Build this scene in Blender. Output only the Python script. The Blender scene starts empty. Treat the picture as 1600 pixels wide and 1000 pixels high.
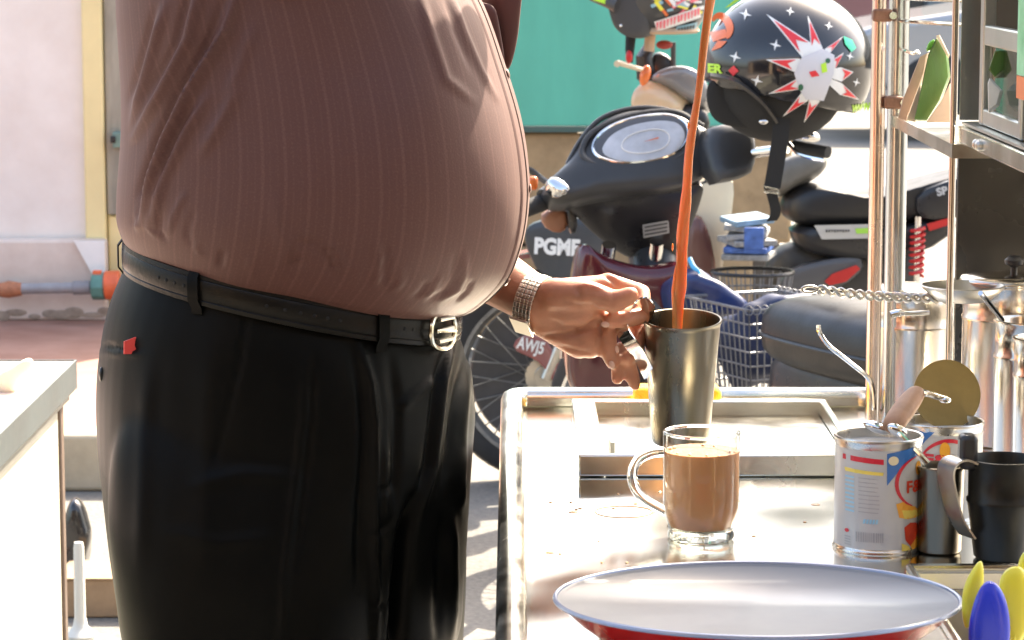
import bpy, bmesh, math, random
import numpy as np
from mathutils import Vector, Matrix

random.seed(7)
V = Vector
scene = bpy.context.scene
COL = scene.collection

# ------------------------------------------------------------------ camera
F_PX, CAM_Z = 4430.0, 1.47
TH = math.atan(600.0 / F_PX)
cam_d = bpy.data.cameras.new('camera')
cam = bpy.data.objects.new('camera', cam_d)
COL.objects.link(cam)
cam.location = (0, 0, CAM_Z)
cam.rotation_euler = (math.pi / 2 - TH, 0, 0)
cam_d.sensor_width = 36.0
cam_d.lens = F_PX / 1600.0 * 36.0
cam_d.clip_start, cam_d.clip_end = 0.05, 1500
cam_d.dof.use_dof = True
cam_d.dof.focus_distance = 3.2
cam_d.dof.aperture_fstop = 22
scene.camera = cam

# ------------------------------------------------------------------ sky, sun, exposure
SUN = V((0.46, 0.68, 0.82)).normalized()          # direction towards the sun
w = bpy.data.worlds.new('World')
scene.world = w
w.use_nodes = True
nt = w.node_tree
bg = nt.nodes['Background']
sky = nt.nodes.new('ShaderNodeTexSky')
sky.sky_type = 'NISHITA'
sky.sun_disc = False
sky.sun_elevation = math.asin(SUN.z)
sky.sun_rotation = math.atan2(SUN.x, SUN.y)
sky.dust_density = 4.0
sky.air_density = 1.0
sky.ozone_density = 0.6
nt.links.new(sky.outputs[0], bg.inputs[0])
bg.inputs[1].default_value = 0.15
sd = bpy.data.lights.new('sun', 'SUN')
sd.energy = 4.2
sd.angle = math.radians(0.5)
sd.color = (1.0, 0.95, 0.86)
sun = bpy.data.objects.new('sun', sd)
COL.objects.link(sun)
sun.location = (4, 5, 9)
sun.rotation_euler = (-SUN).to_track_quat('-Z', 'Y').to_euler()
scene.view_settings.view_transform = 'Standard'
scene.view_settings.look = 'None'
scene.view_settings.gamma = 1.0
scene.view_settings.exposure = 2.15
scene.view_settings.use_white_balance = True
scene.view_settings.white_balance_temperature = 7250
scene.view_settings.use_curve_mapping = False
scene.cycles.use_denoising = True
scene.cycles.max_bounces = 12
scene.cycles.transmission_bounces = 10
scene.cycles.glossy_bounces = 6
scene.cycles.caustics_reflective = True
scene.cycles.caustics_refractive = False
scene.cycles.blur_glossy = 0.6
scene.cycles.sample_clamp_indirect = 6.0

# ------------------------------------------------------------------ picture <-> place
CT, ST = math.cos(TH), math.sin(TH)


def ray(px, py):
    a, b = px - 800.0, 500.0 - py
    return V((a, F_PX * CT + b * ST, -F_PX * ST + b * CT))


def at(px, py, Y):
    r = ray(px, py)
    t = Y / r.y
    return V((r.x * t, Y, CAM_Z + r.z * t))


def on(px, py, z):
    r = ray(px, py)
    t = (z - CAM_Z) / r.z
    return V((r.x * t, r.y * t, z))


def proj(P):
    """world array Nx3 -> pixel arrays"""
    x, y, z = P[:, 0], P[:, 1], P[:, 2] - CAM_Z
    d = y * CT - z * ST
    u = y * ST + z * CT
    return 800 + F_PX * x / d, 500 - F_PX * u / d


def scale_at(Y, z=0.9):
    return F_PX / (Y * CT + (CAM_Z - z) * ST)


# ------------------------------------------------------------------ materials
MATS = {}


def M(name, col=(.5, .5, .5), rough=.5, metal=0., var=0., vscale=8., bump=0., bscale=60., rvar=0., rscale=None,
      coords='Object', stretch=None, col2=None, det=5.0, **kw):
    if name in MATS:
        return MATS[name]
    m = bpy.data.materials.new(name)
    m.use_nodes = True
    t = m.node_tree
    p = t.nodes['Principled BSDF']
    p.inputs['Roughness'].default_value = rough
    p.inputs['Metallic'].default_value = metal
    p.inputs['Base Color'].default_value = (*col, 1)
    for k, v in kw.items():
        p.inputs[k.replace('_', ' ')].default_value = v
    tc = t.nodes.new('ShaderNodeTexCoord')
    src = tc.outputs[coords]
    if stretch:
        mp = t.nodes.new('ShaderNodeMapping')
        mp.inputs['Scale'].default_value = stretch
        t.links.new(src, mp.inputs['Vector'])
        src = mp.outputs['Vector']

    def noise(sc, det=5.0, ro=.6):
        n = t.nodes.new('ShaderNodeTexNoise')
        n.inputs['Scale'].default_value = sc
        n.inputs['Detail'].default_value = det
        n.inputs['Roughness'].default_value = ro
        t.links.new(src, n.inputs['Vector'])
        return n
    if var or col2:
        n = noise(vscale)
        r = t.nodes.new('ShaderNodeMapRange')
        r.inputs['From Min'].default_value, r.inputs['From Max'].default_value = .3, .7
        t.links.new(n.outputs['Fac'], r.inputs['Value'])
        mx = t.nodes.new('ShaderNodeMix')
        mx.data_type = 'RGBA'
        a = tuple(max(0, c * (1 - var)) for c in col)
        b = col2 if col2 else tuple(min(1, c * (1 + var)) for c in col)
        mx.inputs['A'].default_value = (*a, 1)
        mx.inputs['B'].default_value = (*b, 1)
        t.links.new(r.outputs['Result'], mx.inputs['Factor'])
        t.links.new(mx.outputs['Result'], p.inputs['Base Color'])
    if rvar:
        n = noise(rscale or vscale, det)
        r = t.nodes.new('ShaderNodeMapRange')
        r.inputs['From Min'].default_value, r.inputs['From Max'].default_value = .3, .7
        r.inputs['To Min'].default_value = max(.01, rough - rvar)
        r.inputs['To Max'].default_value = min(1, rough + rvar)
        t.links.new(n.outputs['Fac'], r.inputs['Value'])
        t.links.new(r.outputs['Result'], p.inputs['Roughness'])
    if bump:
        n = noise(bscale, det)
        b = t.nodes.new('ShaderNodeBump')
        b.inputs['Strength'].default_value = bump
        b.inputs['Distance'].default_value = .004
        t.links.new(n.outputs['Fac'], b.inputs['Height'])
        t.links.new(b.outputs['Normal'], p.inputs['Normal'])
    MATS[name] = m
    return m


steel = M('stainless_steel', (.74, .73, .66), .2, 1, var=.08, vscale=5, rvar=.09, rscale=14, bump=.06, bscale=18)
steel_dull = M('dull_steel', (.50, .48, .43), .33, 1, var=.15, vscale=7, rvar=.1, rscale=20, bump=.08, bscale=30)
steel_cup = M('dark_reflection_steel', (.19, .165, .125), .30, 1, var=.14, vscale=12, rvar=.08, rscale=25, bump=.1, bscale=50,
              stretch=(1, 1, .15))  # base darkened to stand in for dark surroundings mirrored in the steel
steel_pot = M('canister_steel', (.68, .61, .53), .2, 1, var=.08, vscale=9, rvar=.08, rscale=18, bump=.05, bscale=22,
              stretch=(1, 1, .3))
steel_dark = M('sooty_steel', (.03, .03, .027), .42, .7, var=.35, vscale=10, rvar=.12, rscale=20, bump=.08, bscale=40)
chrome = M('chrome', (.75, .75, .74), .09, 1, rvar=.05, rscale=30)
warm_pole = M('warm_reflection_pole_steel', (.80, .68, .60), .24, 1, var=.12, vscale=6, rvar=.08, rscale=14)  # pinkish tone of mirrored surroundings put into the base colour
alu = M('aluminium', (.48, .49, .45), .38, 1, var=.12, vscale=9, bump=.06, bscale=40)
rust = M('rusty_clamp', (.16, .08, .05), .7, .4, var=.4, vscale=60, bump=.4, bscale=120)
black_plastic = M('black_plastic', (.018, .018, .02), .32, 0, var=.2, vscale=15, rvar=.1, rscale=20)
grey_plastic = M('charcoal_plastic', (.034, .035, .037), .36, 0, var=.15, vscale=9, rvar=.1, rscale=14, bump=.03, bscale=80)
vinyl = M('seat_vinyl', (.010, .010, .011), .40, 0, var=.2, vscale=18, rvar=.1, rscale=12, bump=.1, bscale=150)
rubber = M('tyre_rubber', (.022, .022, .022), .75, 0, var=.25, vscale=20, bump=.2, bscale=60)
maroon = M('maroon_paint', (.075, .008, .014), .16, 0, var=.15, vscale=6, rvar=.06, Coat_Weight=.5)
cream = M('cream_plastic', (.62, .52, .38), .4, 0, var=.08, vscale=7)
white_paint = M('white_paint', (.78, .78, .76), .4, 0, var=.05, vscale=10)
red_paint = M('red_paint', (.55, .02, .02), .35, 0, var=.1, vscale=15)
orange_lens = M('orange_lens', (.75, .16, .03), .2, 0, Coat_Weight=.4)
skin = M('skin', (.43, .185, .105), .5, 0, var=.16, vscale=28, bump=.16, bscale=260, Subsurface_Weight=.35,
         Subsurface_Radius=(.9, .35, .2), Subsurface_Scale=.016)
hairm = M('black_hair', (.012, .010, .009), .5, 0, var=.3, vscale=60, bump=.5, bscale=120)

def thin_glass(name, tint=(.96, .98, .97), ior=1.5, rough=.02):
    m = bpy.data.materials.new(name)
    m.use_nodes = True
    t = m.node_tree
    t.nodes.remove(t.nodes['Principled BSDF'])
    out = t.nodes['Material Output']
    lw = t.nodes.new('ShaderNodeLayerWeight')
    pw_ = t.nodes.new('ShaderNodeMath')
    pw_.operation = 'POWER'
    pw_.inputs[1].default_value = 3.5
    t.links.new(lw.outputs['Facing'], pw_.inputs[0])
    fr = t.nodes.new('ShaderNodeMath')
    fr.operation = 'MULTIPLY_ADD'
    fr.inputs[1].default_value = .7
    fr.inputs[2].default_value = .04
    t.links.new(pw_.outputs[0], fr.inputs[0])
    tr = t.nodes.new('ShaderNodeBsdfTransparent')
    tr.inputs['Color'].default_value = (*tint, 1)
    gl = t.nodes.new('ShaderNodeBsdfGlossy')
    gl.inputs['Roughness'].default_value = rough
    mx = t.nodes.new('ShaderNodeMixShader')
    t.links.new(fr.outputs[0], mx.inputs[0])
    t.links.new(tr.outputs[0], mx.inputs[1])
    t.links.new(gl.outputs[0], mx.inputs[2])
    t.links.new(mx.outputs[0], out.inputs['Surface'])
    MATS[name] = m
    return m


# ------------------------------------------------------------------ mesh collecting
ORIGIN = {}


def smooth_loop(pts, it=2, closed=True):
    for _ in range(it):
        n = len(pts)
        out = []
        rng = range(n) if closed else range(n - 1)
        if not closed:
            out.append(pts[0])
        for i in rng:
            a, b = pts[i], pts[(i + 1) % n]
            out += [a * .75 + b * .25, a * .25 + b * .75]
        if not closed:
            out.append(pts[-1])
        pts = out
    return pts


def catmull(pts, k=6):
    out = []
    n = len(pts)
    for i in range(n - 1):
        p0, p1, p2, p3 = pts[max(i - 1, 0)], pts[i], pts[i + 1], pts[min(i + 2, n - 1)]
        for j in range(k):
            t = j / k
            out.append(.5 * ((2 * p1) + (p2 - p0) * t + (2 * p0 - 5 * p1 + 4 * p2 - p3) * t * t + (3 * p1 - p0 - 3 * p2 + p3) * t ** 3))
    out.append(pts[-1])
    return out


class MB:
    def __init__(self):
        self.v, self.f = [], []

    def add(self, vs, fs):
        o = len(self.v)
        self.v += [V(x) for x in vs]
        self.f += [tuple(i + o for i in f) for f in fs]
        return self

    def box(self, c, size, R=None):
        c = V(c)
        hx, hy, hz = size[0] / 2, size[1] / 2, size[2] / 2
        vs = [V((x, y, z)) for x in (-hx, hx) for y in (-hy, hy) for z in (-hz, hz)]
        if R is not None:
            vs = [R @ q for q in vs]
        return self.add([c + q for q in vs], [(0, 1, 3, 2), (4, 6, 7, 5), (0, 4, 5, 1), (2, 3, 7, 6), (0, 2, 6, 4), (1, 5, 7, 3)])

    def bb(self, lo, hi):
        lo, hi = V(lo), V(hi)
        return self.box((lo + hi) / 2, hi - lo)

    def tube(self, path, r, n=10, caps=True, flat=1.0, side=None):
        path = [V(p) for p in path]
        k = len(path)
        rs = r if isinstance(r, (list, tuple)) else [r] * k
        vs, fs = [], []
        t0 = (path[1] - path[0]).normalized()
        ref = side if side is not None else (V((0, 0, 1)) if abs(t0.z) < .9 else V((1, 0, 0)))
        nrm = (ref - t0 * ref.dot(t0)).normalized()
        for i, p in enumerate(path):
            a = path[max(i - 1, 0)]
            b = path[min(i + 1, k - 1)]
            t = (b - a)
            t = t.normalized() if t.length > 1e-9 else t0
            nrm = nrm - t * nrm.dot(t)
            nrm = nrm.normalized() if nrm.length > 1e-6 else t.orthogonal().normalized()
            bn = t.cross(nrm)
            for j in range(n):
                an = 2 * math.pi * j / n
                vs.append(p + nrm * (math.cos(an) * rs[i] * flat) + bn * (math.sin(an) * rs[i]))
        for i in range(k - 1):
            for j in range(n):
                q = (j + 1) % n
                fs.append((i * n + j, i * n + q, (i + 1) * n + q, (i + 1) * n + j))
        if caps:
            fs.append(tuple(range(n - 1, -1, -1)))
            fs.append(tuple((k - 1) * n + j for j in range(n)))
        return self.add(vs, fs)

    def loop_tube(self, path, r, n=6):
        path = [V(p) for p in path]
        k = len(path)
        vs, fs = [], []
        c = sum(path, V()) / k
        for i, p in enumerate(path):
            t = (path[(i + 1) % k] - path[i - 1]).normalized()
            nr = (p - c)
            nr = (nr - t * nr.dot(t)).normalized()
            bn = t.cross(nr)
            for j in range(n):
                a = 2 * math.pi * j / n
                vs.append(p + nr * math.cos(a) * r + bn * math.sin(a) * r)
        for i in range(k):
            for j in range(n):
                q = (j + 1) % n
                fs.append((i * n + j, i * n + q, ((i + 1) % k) * n + q, ((i + 1) % k) * n + j))
        return self.add(vs, fs)

    def lathe(self, prof, c, n=48, R=None, sx=1., sy=1., close=False):
        c = V(c)
        vs, fs = [], []
        k = len(prof)
        for (r, z) in prof:
            for j in range(n):
                a = 2 * math.pi * j / n
                q = V((r * math.cos(a) * sx, r * math.sin(a) * sy, z))
                vs.append(c + (R @ q if R is not None else q))
        for i in range(k - 1 + (1 if close else 0)):
            i2 = (i + 1) % k
            for j in range(n):
                q = (j + 1) % n
                fs.append((i * n + j, i * n + q, i2 * n + q, i2 * n + j))
        if not close:
            if prof[0][0] > 1e-5:
                fs.append(tuple(range(n - 1, -1, -1)))
            if prof[-1][0] > 1e-5:
                fs.append(tuple((k - 1) * n + j for j in range(n)))
        return self.add(vs, fs)

    def ell(self, c, r, R=None, nu=24, nv=14):
        prof = [(max(math.sin(math.pi * i / nv), 1e-4), -math.cos(math.pi * i / nv)) for i in range(nv + 1)]
        Rm = R if R is not None else Matrix.Identity(3)
        S = Matrix.Diagonal(V(r))
        return self.lathe(prof, c, nu, Rm @ S)

    def cap(self, a, b, ra, rb, n=14):
        """tapered capsule"""
        a, b = V(a), V(b)
        d = (b - a)
        L = d.length
        d = d / L if L > 1e-9 else V((0, 0, 1))
        path, rs = [], []
        for i in range(5):
            t = math.pi / 2 * (1 - i / 4)
            path.append(a - d * ra * math.sin(t))
            rs.append(max(ra * math.cos(t), 1e-4))
        for i in range(5):
            t = math.pi / 2 * i / 4
            path.append(b + d * rb * math.sin(t))
            rs.append(max(rb * math.cos(t), 1e-4))
        return self.tube(path, rs, n)

    def pillow(self, pts, n, front, back, rings=5, e=.6):
        n = V(n).normalized()
        pts = [V(p) for p in pts]
        k = len(pts)
        c = sum(pts, V()) / k
        vs, fs = list(pts), []

        def side(h, flip):
            prev = list(range(k))
            for i in range(1, rings + 1):
                t = math.pi / 2 * i / rings
                r = max(math.cos(t), 0) ** e
                hh = math.sin(t) ** e * h
                if i == rings:
                    ci = len(vs)
                    vs.append(c + n * hh)
                    for j in range(k):
                        f = (prev[j], prev[(j + 1) % k], ci)
                        fs.append(f[::-1] if flip else f)
                else:
                    cur = []
                    for p in pts:
                        cur.append(len(vs))
                        vs.append(c + (p - c) * r + n * hh)
                    for j in range(k):
                        q = (j + 1) % k
                        f = (prev[j], prev[q], cur[q], cur[j])
                        fs.append(f[::-1] if flip else f)
                    prev = cur
        side(front, False)
        side(-back, True)
        return self.add(vs, fs)

    def prism(self, pts, d):
        pts = [V(p) for p in pts]
        k = len(pts)
        vs = pts + [p + V(d) for p in pts]
        fs = [tuple(range(k)), tuple(range(2 * k - 1, k - 1, -1))]
        fs += [(i, k + i, k + (i + 1) % k, (i + 1) % k) for i in range(k)]
        return self.add(vs, fs)

    def band(self, path, wvec, th, nvec=None):
        """strip of width wvec swept along path, thickness th"""
        path = [V(p) for p in path]
        k = len(path)
        vs, fs = [], []
        for i, p in enumerate(path):
            wv = V(wvec[i]) if isinstance(wvec, list) else V(wvec)
            t = (path[min(i + 1, k - 1)] - path[max(i - 1, 0)]).normalized()
            nn = t.cross(wv).normalized() * th / 2
            vs += [p - wv / 2 - nn, p + wv / 2 - nn, p + wv / 2 + nn, p - wv / 2 + nn]
        for i in range(k - 1):
            for j in range(4):
                q = (j + 1) % 4
                fs.append((i * 4 + j, i * 4 + q, (i + 1) * 4 + q, (i + 1) * 4 + j))
        fs += [(3, 2, 1, 0), tuple((k - 1) * 4 + j for j in range(4))]
        return self.add(vs, fs)

    def build(self, name, mat, parent=None, smooth=True, bevel=0., sub=0, label=None, cat=None, group=None, kind=None,
              angle=40, segs=2):
        if parent is not None:
            o0 = ORIGIN[parent]
        else:
            xs = [v.x for v in self.v]
            ys = [v.y for v in self.v]
            o0 = V(((min(xs) + max(xs)) / 2, (min(ys) + max(ys)) / 2, min(v.z for v in self.v)))
        me = bpy.data.meshes.new(name)
        me.from_pydata([tuple(v - o0) for v in self.v], [], self.f)
        bm = bmesh.new()
        bm.from_mesh(me)
        bmesh.ops.recalc_face_normals(bm, faces=bm.faces)
        bm.to_mesh(me)
        bm.free()
        o = bpy.data.objects.new(name, me)
        COL.objects.link(o)
        me.materials.append(mat)
        if parent is not None:
            o.parent = parent
        else:
            o.location = o0
        ORIGIN[o] = o0
        if smooth:
            me.shade_smooth()
            me.set_sharp_from_angle(angle=math.radians(angle))
        if bevel:
            b = o.modifiers.new('bevel', 'BEVEL')
            b.width, b.segments, b.limit_method = bevel, segs, 'ANGLE'
            b.angle_limit = math.radians(35)
        if sub:
            s = o.modifiers.new('sub', 'SUBSURF')
            s.levels = s.render_levels = sub
        tag(o, label, cat, group, kind)
        return o


def tag(o, label=None, cat=None, group=None, kind=None):
    if label:
        o['label'] = label
    if cat:
        o['category'] = cat
    if group:
        o['group'] = group
    if kind:
        o['kind'] = kind
    return o


def T(name, label, cat, loc, group=None):
    o = bpy.data.objects.new(name, None)
    COL.objects.link(o)
    o.location = loc
    o.empty_display_size = .1
    ORIGIN[o] = V(loc)
    return tag(o, label, cat, group)


def fused(mb, voxel, iters=4, fac=.5):
    """voxel-union the overlapping shapes of mb and return (verts, faces)"""
    me = bpy.data.meshes.new('tmp')
    me.from_pydata([tuple(v) for v in mb.v], [], mb.f)
    bm = bmesh.new()
    bm.from_mesh(me)
    bmesh.ops.recalc_face_normals(bm, faces=bm.faces)
    bm.to_mesh(me)
    bm.free()
    o = bpy.data.objects.new('tmp', me)
    COL.objects.link(o)
    r = o.modifiers.new('r', 'REMESH')
    r.mode, r.voxel_size, r.adaptivity = 'VOXEL', voxel, 0
    s = o.modifiers.new('s', 'SMOOTH')
    s.factor, s.iterations = fac, iters
    dg = bpy.context.evaluated_depsgraph_get()
    m2 = bpy.data.meshes.new_from_object(o.evaluated_get(dg))
    n = len(m2.vertices)
    P = np.empty(n * 3)
    m2.vertices.foreach_get('co', P)
    N = np.empty(n * 3)
    m2.vertices.foreach_get('normal', N)
    F = [tuple(p.vertices) for p in m2.polygons]
    bpy.data.objects.remove(o)
    bpy.data.meshes.remove(m2)
    return P.reshape(-1, 3), N.reshape(-1, 3), F


def ridges(P, N, lst, mask=None, Yd=None):
    """raise or press folds: each (points in picture px, half width px, height m)"""
    px, py = proj(P)
    D = np.zeros(len(P))
    for pts, hw, amp in lst:
        best = np.full(len(P), 1e9)
        tt = np.zeros(len(P))
        L = sum(math.dist(pts[i], pts[i + 1]) for i in range(len(pts) - 1))
        acc = 0
        for i in range(len(pts) - 1):
            (x1, y1), (x2, y2) = pts[i], pts[i + 1]
            dx, dy = x2 - x1, y2 - y1
            l2 = dx * dx + dy * dy
            t = np.clip(((px - x1) * dx + (py - y1) * dy) / l2, 0, 1)
            d = np.hypot(px - x1 - t * dx, py - y1 - t * dy)
            m = d < best
            best = np.where(m, d, best)
            tt = np.where(m, (acc + t * math.sqrt(l2)) / L, tt)
            acc += math.sqrt(l2)
        fade = np.clip(np.minimum(tt, 1 - tt) * 5, 0, 1)
        D += amp * np.exp(-(best / hw) ** 2) * (.25 + .75 * fade)
    if mask is not None:
        D = D * mask
    return P + N * D[:, None]


def raw_object(name, P, F, mat, parent, smooth=True, uv=None):
    o0 = ORIGIN[parent] if parent is not None else V((0, 0, 0))
    me = bpy.data.meshes.new(name)
    me.from_pydata((P - np.array(o0)).tolist(), [], F)
    if uv is not None:
        l = me.uv_layers.new(name='uv')
        idx = np.empty(len(me.loops), dtype=np.int32)
        me.loops.foreach_get('vertex_index', idx)
        l.data.foreach_set('uv', uv[idx].astype(np.float32).ravel())
    if smooth:
        me.shade_smooth()
    me.materials.append(mat)
    o = bpy.data.objects.new(name, me)
    COL.objects.link(o)
    o.parent = parent
    ORIGIN[o] = o0
    return o


# flat print laid on real surfaces
TXT = {}


def text2d(s, bold=.02):
    if (s, bold) in TXT:
        return TXT[(s, bold)]
    c = bpy.data.curves.new('t', 'FONT')
    c.body = s
    c.size = 1
    c.offset = bold
    c.resolution_u = 3
    o = bpy.data.objects.new('t', c)
    COL.objects.link(o)
    dg = bpy.context.evaluated_depsgraph_get()
    m = bpy.data.meshes.new_from_object(o.evaluated_get(dg))
    vs = [(v.co.x, v.co.y) for v in m.vertices]
    fs = [tuple(p.vertices) for p in m.polygons]
    bpy.data.objects.remove(o)
    x0, x1 = min(v[0] for v in vs), max(v[0] for v in vs)
    y0, y1 = min(v[1] for v in vs), max(v[1] for v in vs)
    vs = [((x - x0) / (x1 - x0), (y - y0) / (y1 - y0)) for x, y in vs]
    TXT[(s, bold)] = (vs, fs)
    return vs, fs


def surf_ell(c, r):
    c = V(c)

    def f(x, z, off):
        dx, dz = (x - c.x) / r[0], (z - c.z) / r[2]
        q = math.sqrt(max(1 - dx * dx - dz * dz, .004))
        n = V((dx / r[0], -q / r[1], dz / r[2])).normalized()
        return V((x, c.y - r[1] * q, z)) + n * off
    return f, c.y


def surf_cyl(cx, cy, r):
    def f(x, z, off):
        dx = max(-.999, min(.999, (x - cx) / r))
        q = math.sqrt(1 - dx * dx)
        return V((x + dx * off, cy - (r + off) * q, z))
    return f, cy


def surf_plane(p, n):
    p, n = V(p), V(n).normalized()

    def f(x, z, off):
        y = p.y - ((x - p.x) * n.x + (z - p.z) * n.z) / n.y
        return V((x, y, z)) + n * off
    return f, p.y


def decal(mb, poly, surf, off=.001, lim=.012):
    f, Y = surf
    bm = bmesh.new()
    vs = []
    for (px, py) in poly:
        q = at(px, py, Y)
        vs.append(bm.verts.new((q.x, q.z, 0)))
    bm.faces.new(vs)
    bmesh.ops.triangulate(bm, faces=bm.faces[:])
    for _ in range(3):
        es = [e for e in bm.edges if e.calc_length() > lim]
        if not es:
            break
        bmesh.ops.subdivide_edges(bm, edges=es, cuts=1)
        bmesh.ops.triangulate(bm, faces=bm.faces[:])
    bm.verts.index_update()
    mb.add([f(v.co.x, v.co.y, off) for v in bm.verts], [tuple(v.index for v in fc.verts) for fc in bm.faces])
    bm.free()


def tdecal(mb, s, box, surf, off=.0012, rot=0., bold=.02):
    """text filling picture box (x0,y0,x1,y1), turned by rot degrees"""
    f, Y = surf
    x0, y0, x1, y1 = box
    cx, cy = (x0 + x1) / 2, (y0 + y1) / 2
    vs, fs = text2d(s, bold)
    a = math.radians(rot)
    out = []
    for (u, v) in vs:
        dx, dy = (u - .5) * (x1 - x0), -(v - .5) * (y1 - y0)
        q = at(cx + dx * math.cos(a) + dy * math.sin(a), cy - dx * math.sin(a) + dy * math.cos(a), Y)
        out.append(f(q.x, q.z, off))
    mb.add(out, fs)


def rotv(axis, deg):
    return Matrix.Rotation(math.radians(deg), 3, axis)

# ================================================================== SETTING
def asphalt(name, c1, c2, spots=True):
    m = bpy.data.materials.new(name)
    m.use_nodes = True
    t = m.node_tree
    p = t.nodes['Principled BSDF']
    p.inputs['Roughness'].default_value = .85
    tc = t.nodes.new('ShaderNodeTexCoord')

    def nz(sc, d=6):
        n = t.nodes.new('ShaderNodeTexNoise')
        n.inputs['Scale'].default_value = sc
        n.inputs['Detail'].default_value = d
        t.links.new(tc.outputs['Object'], n.inputs['Vector'])
        return n.outputs['Fac']
    a, b = nz(1.3), nz(70, 3)
    ad = t.nodes.new('ShaderNodeMath')
    ad.operation = 'ADD'
    t.links.new(a, ad.inputs[0])
    t.links.new(b, ad.inputs[1])
    r = t.nodes.new('ShaderNodeMapRange')
    r.inputs['From Min'].default_value, r.inputs['From Max'].default_value = .7, 1.3
    t.links.new(ad.outputs[0], r.inputs['Value'])
    mx = t.nodes.new('ShaderNodeMix')
    mx.data_type = 'RGBA'
    mx.inputs['A'].default_value = (*c1, 1)
    mx.inputs['B'].default_value = (*c2, 1)
    t.links.new(r.outputs[0], mx.inputs['Factor'])
    t.links.new(mx.outputs['Result'], p.inputs['Base Color'])
    bp = t.nodes.new('ShaderNodeBump')
    bp.inputs['Strength'].default_value = .5
    bp.inputs['Distance'].default_value = .006
    t.links.new(b, bp.inputs['Height'])
    t.links.new(bp.outputs[0], p.inputs['Normal'])
    return m


g = MB()
xs = [-300, -40, -12, -6, -3, 0, 3, 6, 12, 40, 300]
ys = [-300, -40, -8, 0, 3, 6, 9, 14, 24, 60, 300]
vid = {}
for i, x in enumerate(xs):
    for j, y in enumerate(ys):
        vid[i, j] = len(g.v)
        g.v.append(V((x, y, 0)))
for i in range(len(xs) - 1):
    for j in range(len(ys) - 1):
        g.f.append((vid[i, j], vid[i + 1, j], vid[i + 1, j + 1], vid[i, j + 1]))
g.build('road', asphalt('road_asphalt', (.10, .095, .085), (.21, .195, .17)), smooth=False, kind='structure')

# raised walkway of worn red cement in front of the shop
PZ = .15
kerbY = on(130, 682, PZ).y
wallY = 9.8
pv = MB().bb((-6, kerbY + .14, 0), (-.35, wallY + .5, PZ))
pave = pv.build('pavement', M('red_cement_floor', (.34, .165, .12), .6, var=.2, vscale=3, bump=.1, bscale=30, col2=(.46, .27, .21)),
                smooth=False, bevel=.01, kind='structure')
kx = -6.0
kst = M('kerb_concrete', (.45, .37, .26), .8, var=.2, vscale=6, bump=.3, bscale=40)
while kx < -.4:
    MB().bb((kx, kerbY, 0), (min(kx + .895, -.36), kerbY + .136, PZ + .004)).build('kerb_stone', kst, pave, bevel=.012)
    kx += .9

# ---- shop wall on the left
wl = T('shop_wall', 'pale pink plastered shop wall with yellow pilaster behind the man', 'wall', (-3, wallY, PZ))
plaster = M('pink_plaster', (.78, .68, .61), .85, var=.08, vscale=3, bump=.2, bscale=25, col2=(.86, .79, .73))
yellow = M('yellow_plaster', (.80, .66, .34), .8, var=.08, vscale=4, bump=.12, bscale=30)
plinthm = M('plinth_plaster', (.70, .55, .46), .85, var=.14, vscale=3.5, bump=.25, bscale=14, col2=(.80, .70, .62))
xp0 = at(131, 200, wallY).x
xp1 = at(164, 200, wallY).x
zl = at(60, 371, wallY).z
WH = 2.0
MB().bb((-6, wallY, PZ), (xp0, wallY + .25, WH)).build('wall_face', plaster, wl, smooth=False)
MB().bb((xp0 + .003, wallY - .03, PZ), (xp1, wallY + .25, WH)).build('pilaster', yellow, wl, bevel=.006)
MB().bb((-6, wallY - .07, PZ), (xp1 + .004, wallY - .002, zl)).build('plinth', plinthm, wl, bevel=.012)
MB().prism([V((xp0 - .03, wallY - .072, zl - .004)), V((xp1 + .002, wallY - .072, zl - .004)), V((xp1 + .002, wallY - .072, zl - .20))],
           (0, -.012, 0)).build('pale_wedge', M('white_plaster', (.82, .80, .76), .8, var=.06), wl)  # thin white triangle on the upper right corner of the plinth
# grime at the foot of the plinth
gr = MB()
for i in range(26):
    x = -2.05 + i * .026 * 1.9 + random.uniform(-.02, .02)
    if x > xp1:
        break
    gr.ell((x, wallY - .071, PZ + random.uniform(.012, .04)), (random.uniform(.02, .05), .0025, random.uniform(.008, .022)), nu=10, nv=6)
gr.build('grime', M('grime', (.34, .26, .2), .9, var=.3, vscale=30), wl)
# weathered grey door leaf
dr = T('door_leaf', 'weathered grey door leaf with a bolt beside the yellow pilaster', 'door', (xp1 + .3, wallY, PZ))
dz0 = at(180, 335, wallY).z
greyw = M('weathered_grey_wood', (.31, .28, .22), .85, var=.22, vscale=30, bump=.3, bscale=60, stretch=(1, 1, .15))
MB().bb((xp1 + .004, wallY - .012, dz0), (xp1 + .75, wallY + .04, WH - .2)).build('leaf', greyw, dr, bevel=.004)
MB().bb((xp1 + .004, wallY + .0, PZ), (xp1 + .75, wallY + .06, dz0 - .004)).build('sill_block', yellow, dr, bevel=.006)
b0 = at(184, 218, wallY - .03)
bl = MB().box((b0.x, wallY - .035, b0.z), (.03, .04, .055)).build('bolt', M('teal_metal', (.16, .25, .22), .5, .5, var=.2), dr, bevel=.004)
MB().box((b0.x - .012, wallY - .06, b0.z + .002), (.018, .014, .024)).build('bolt_knob', black_plastic, bl, bevel=.003)

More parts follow.
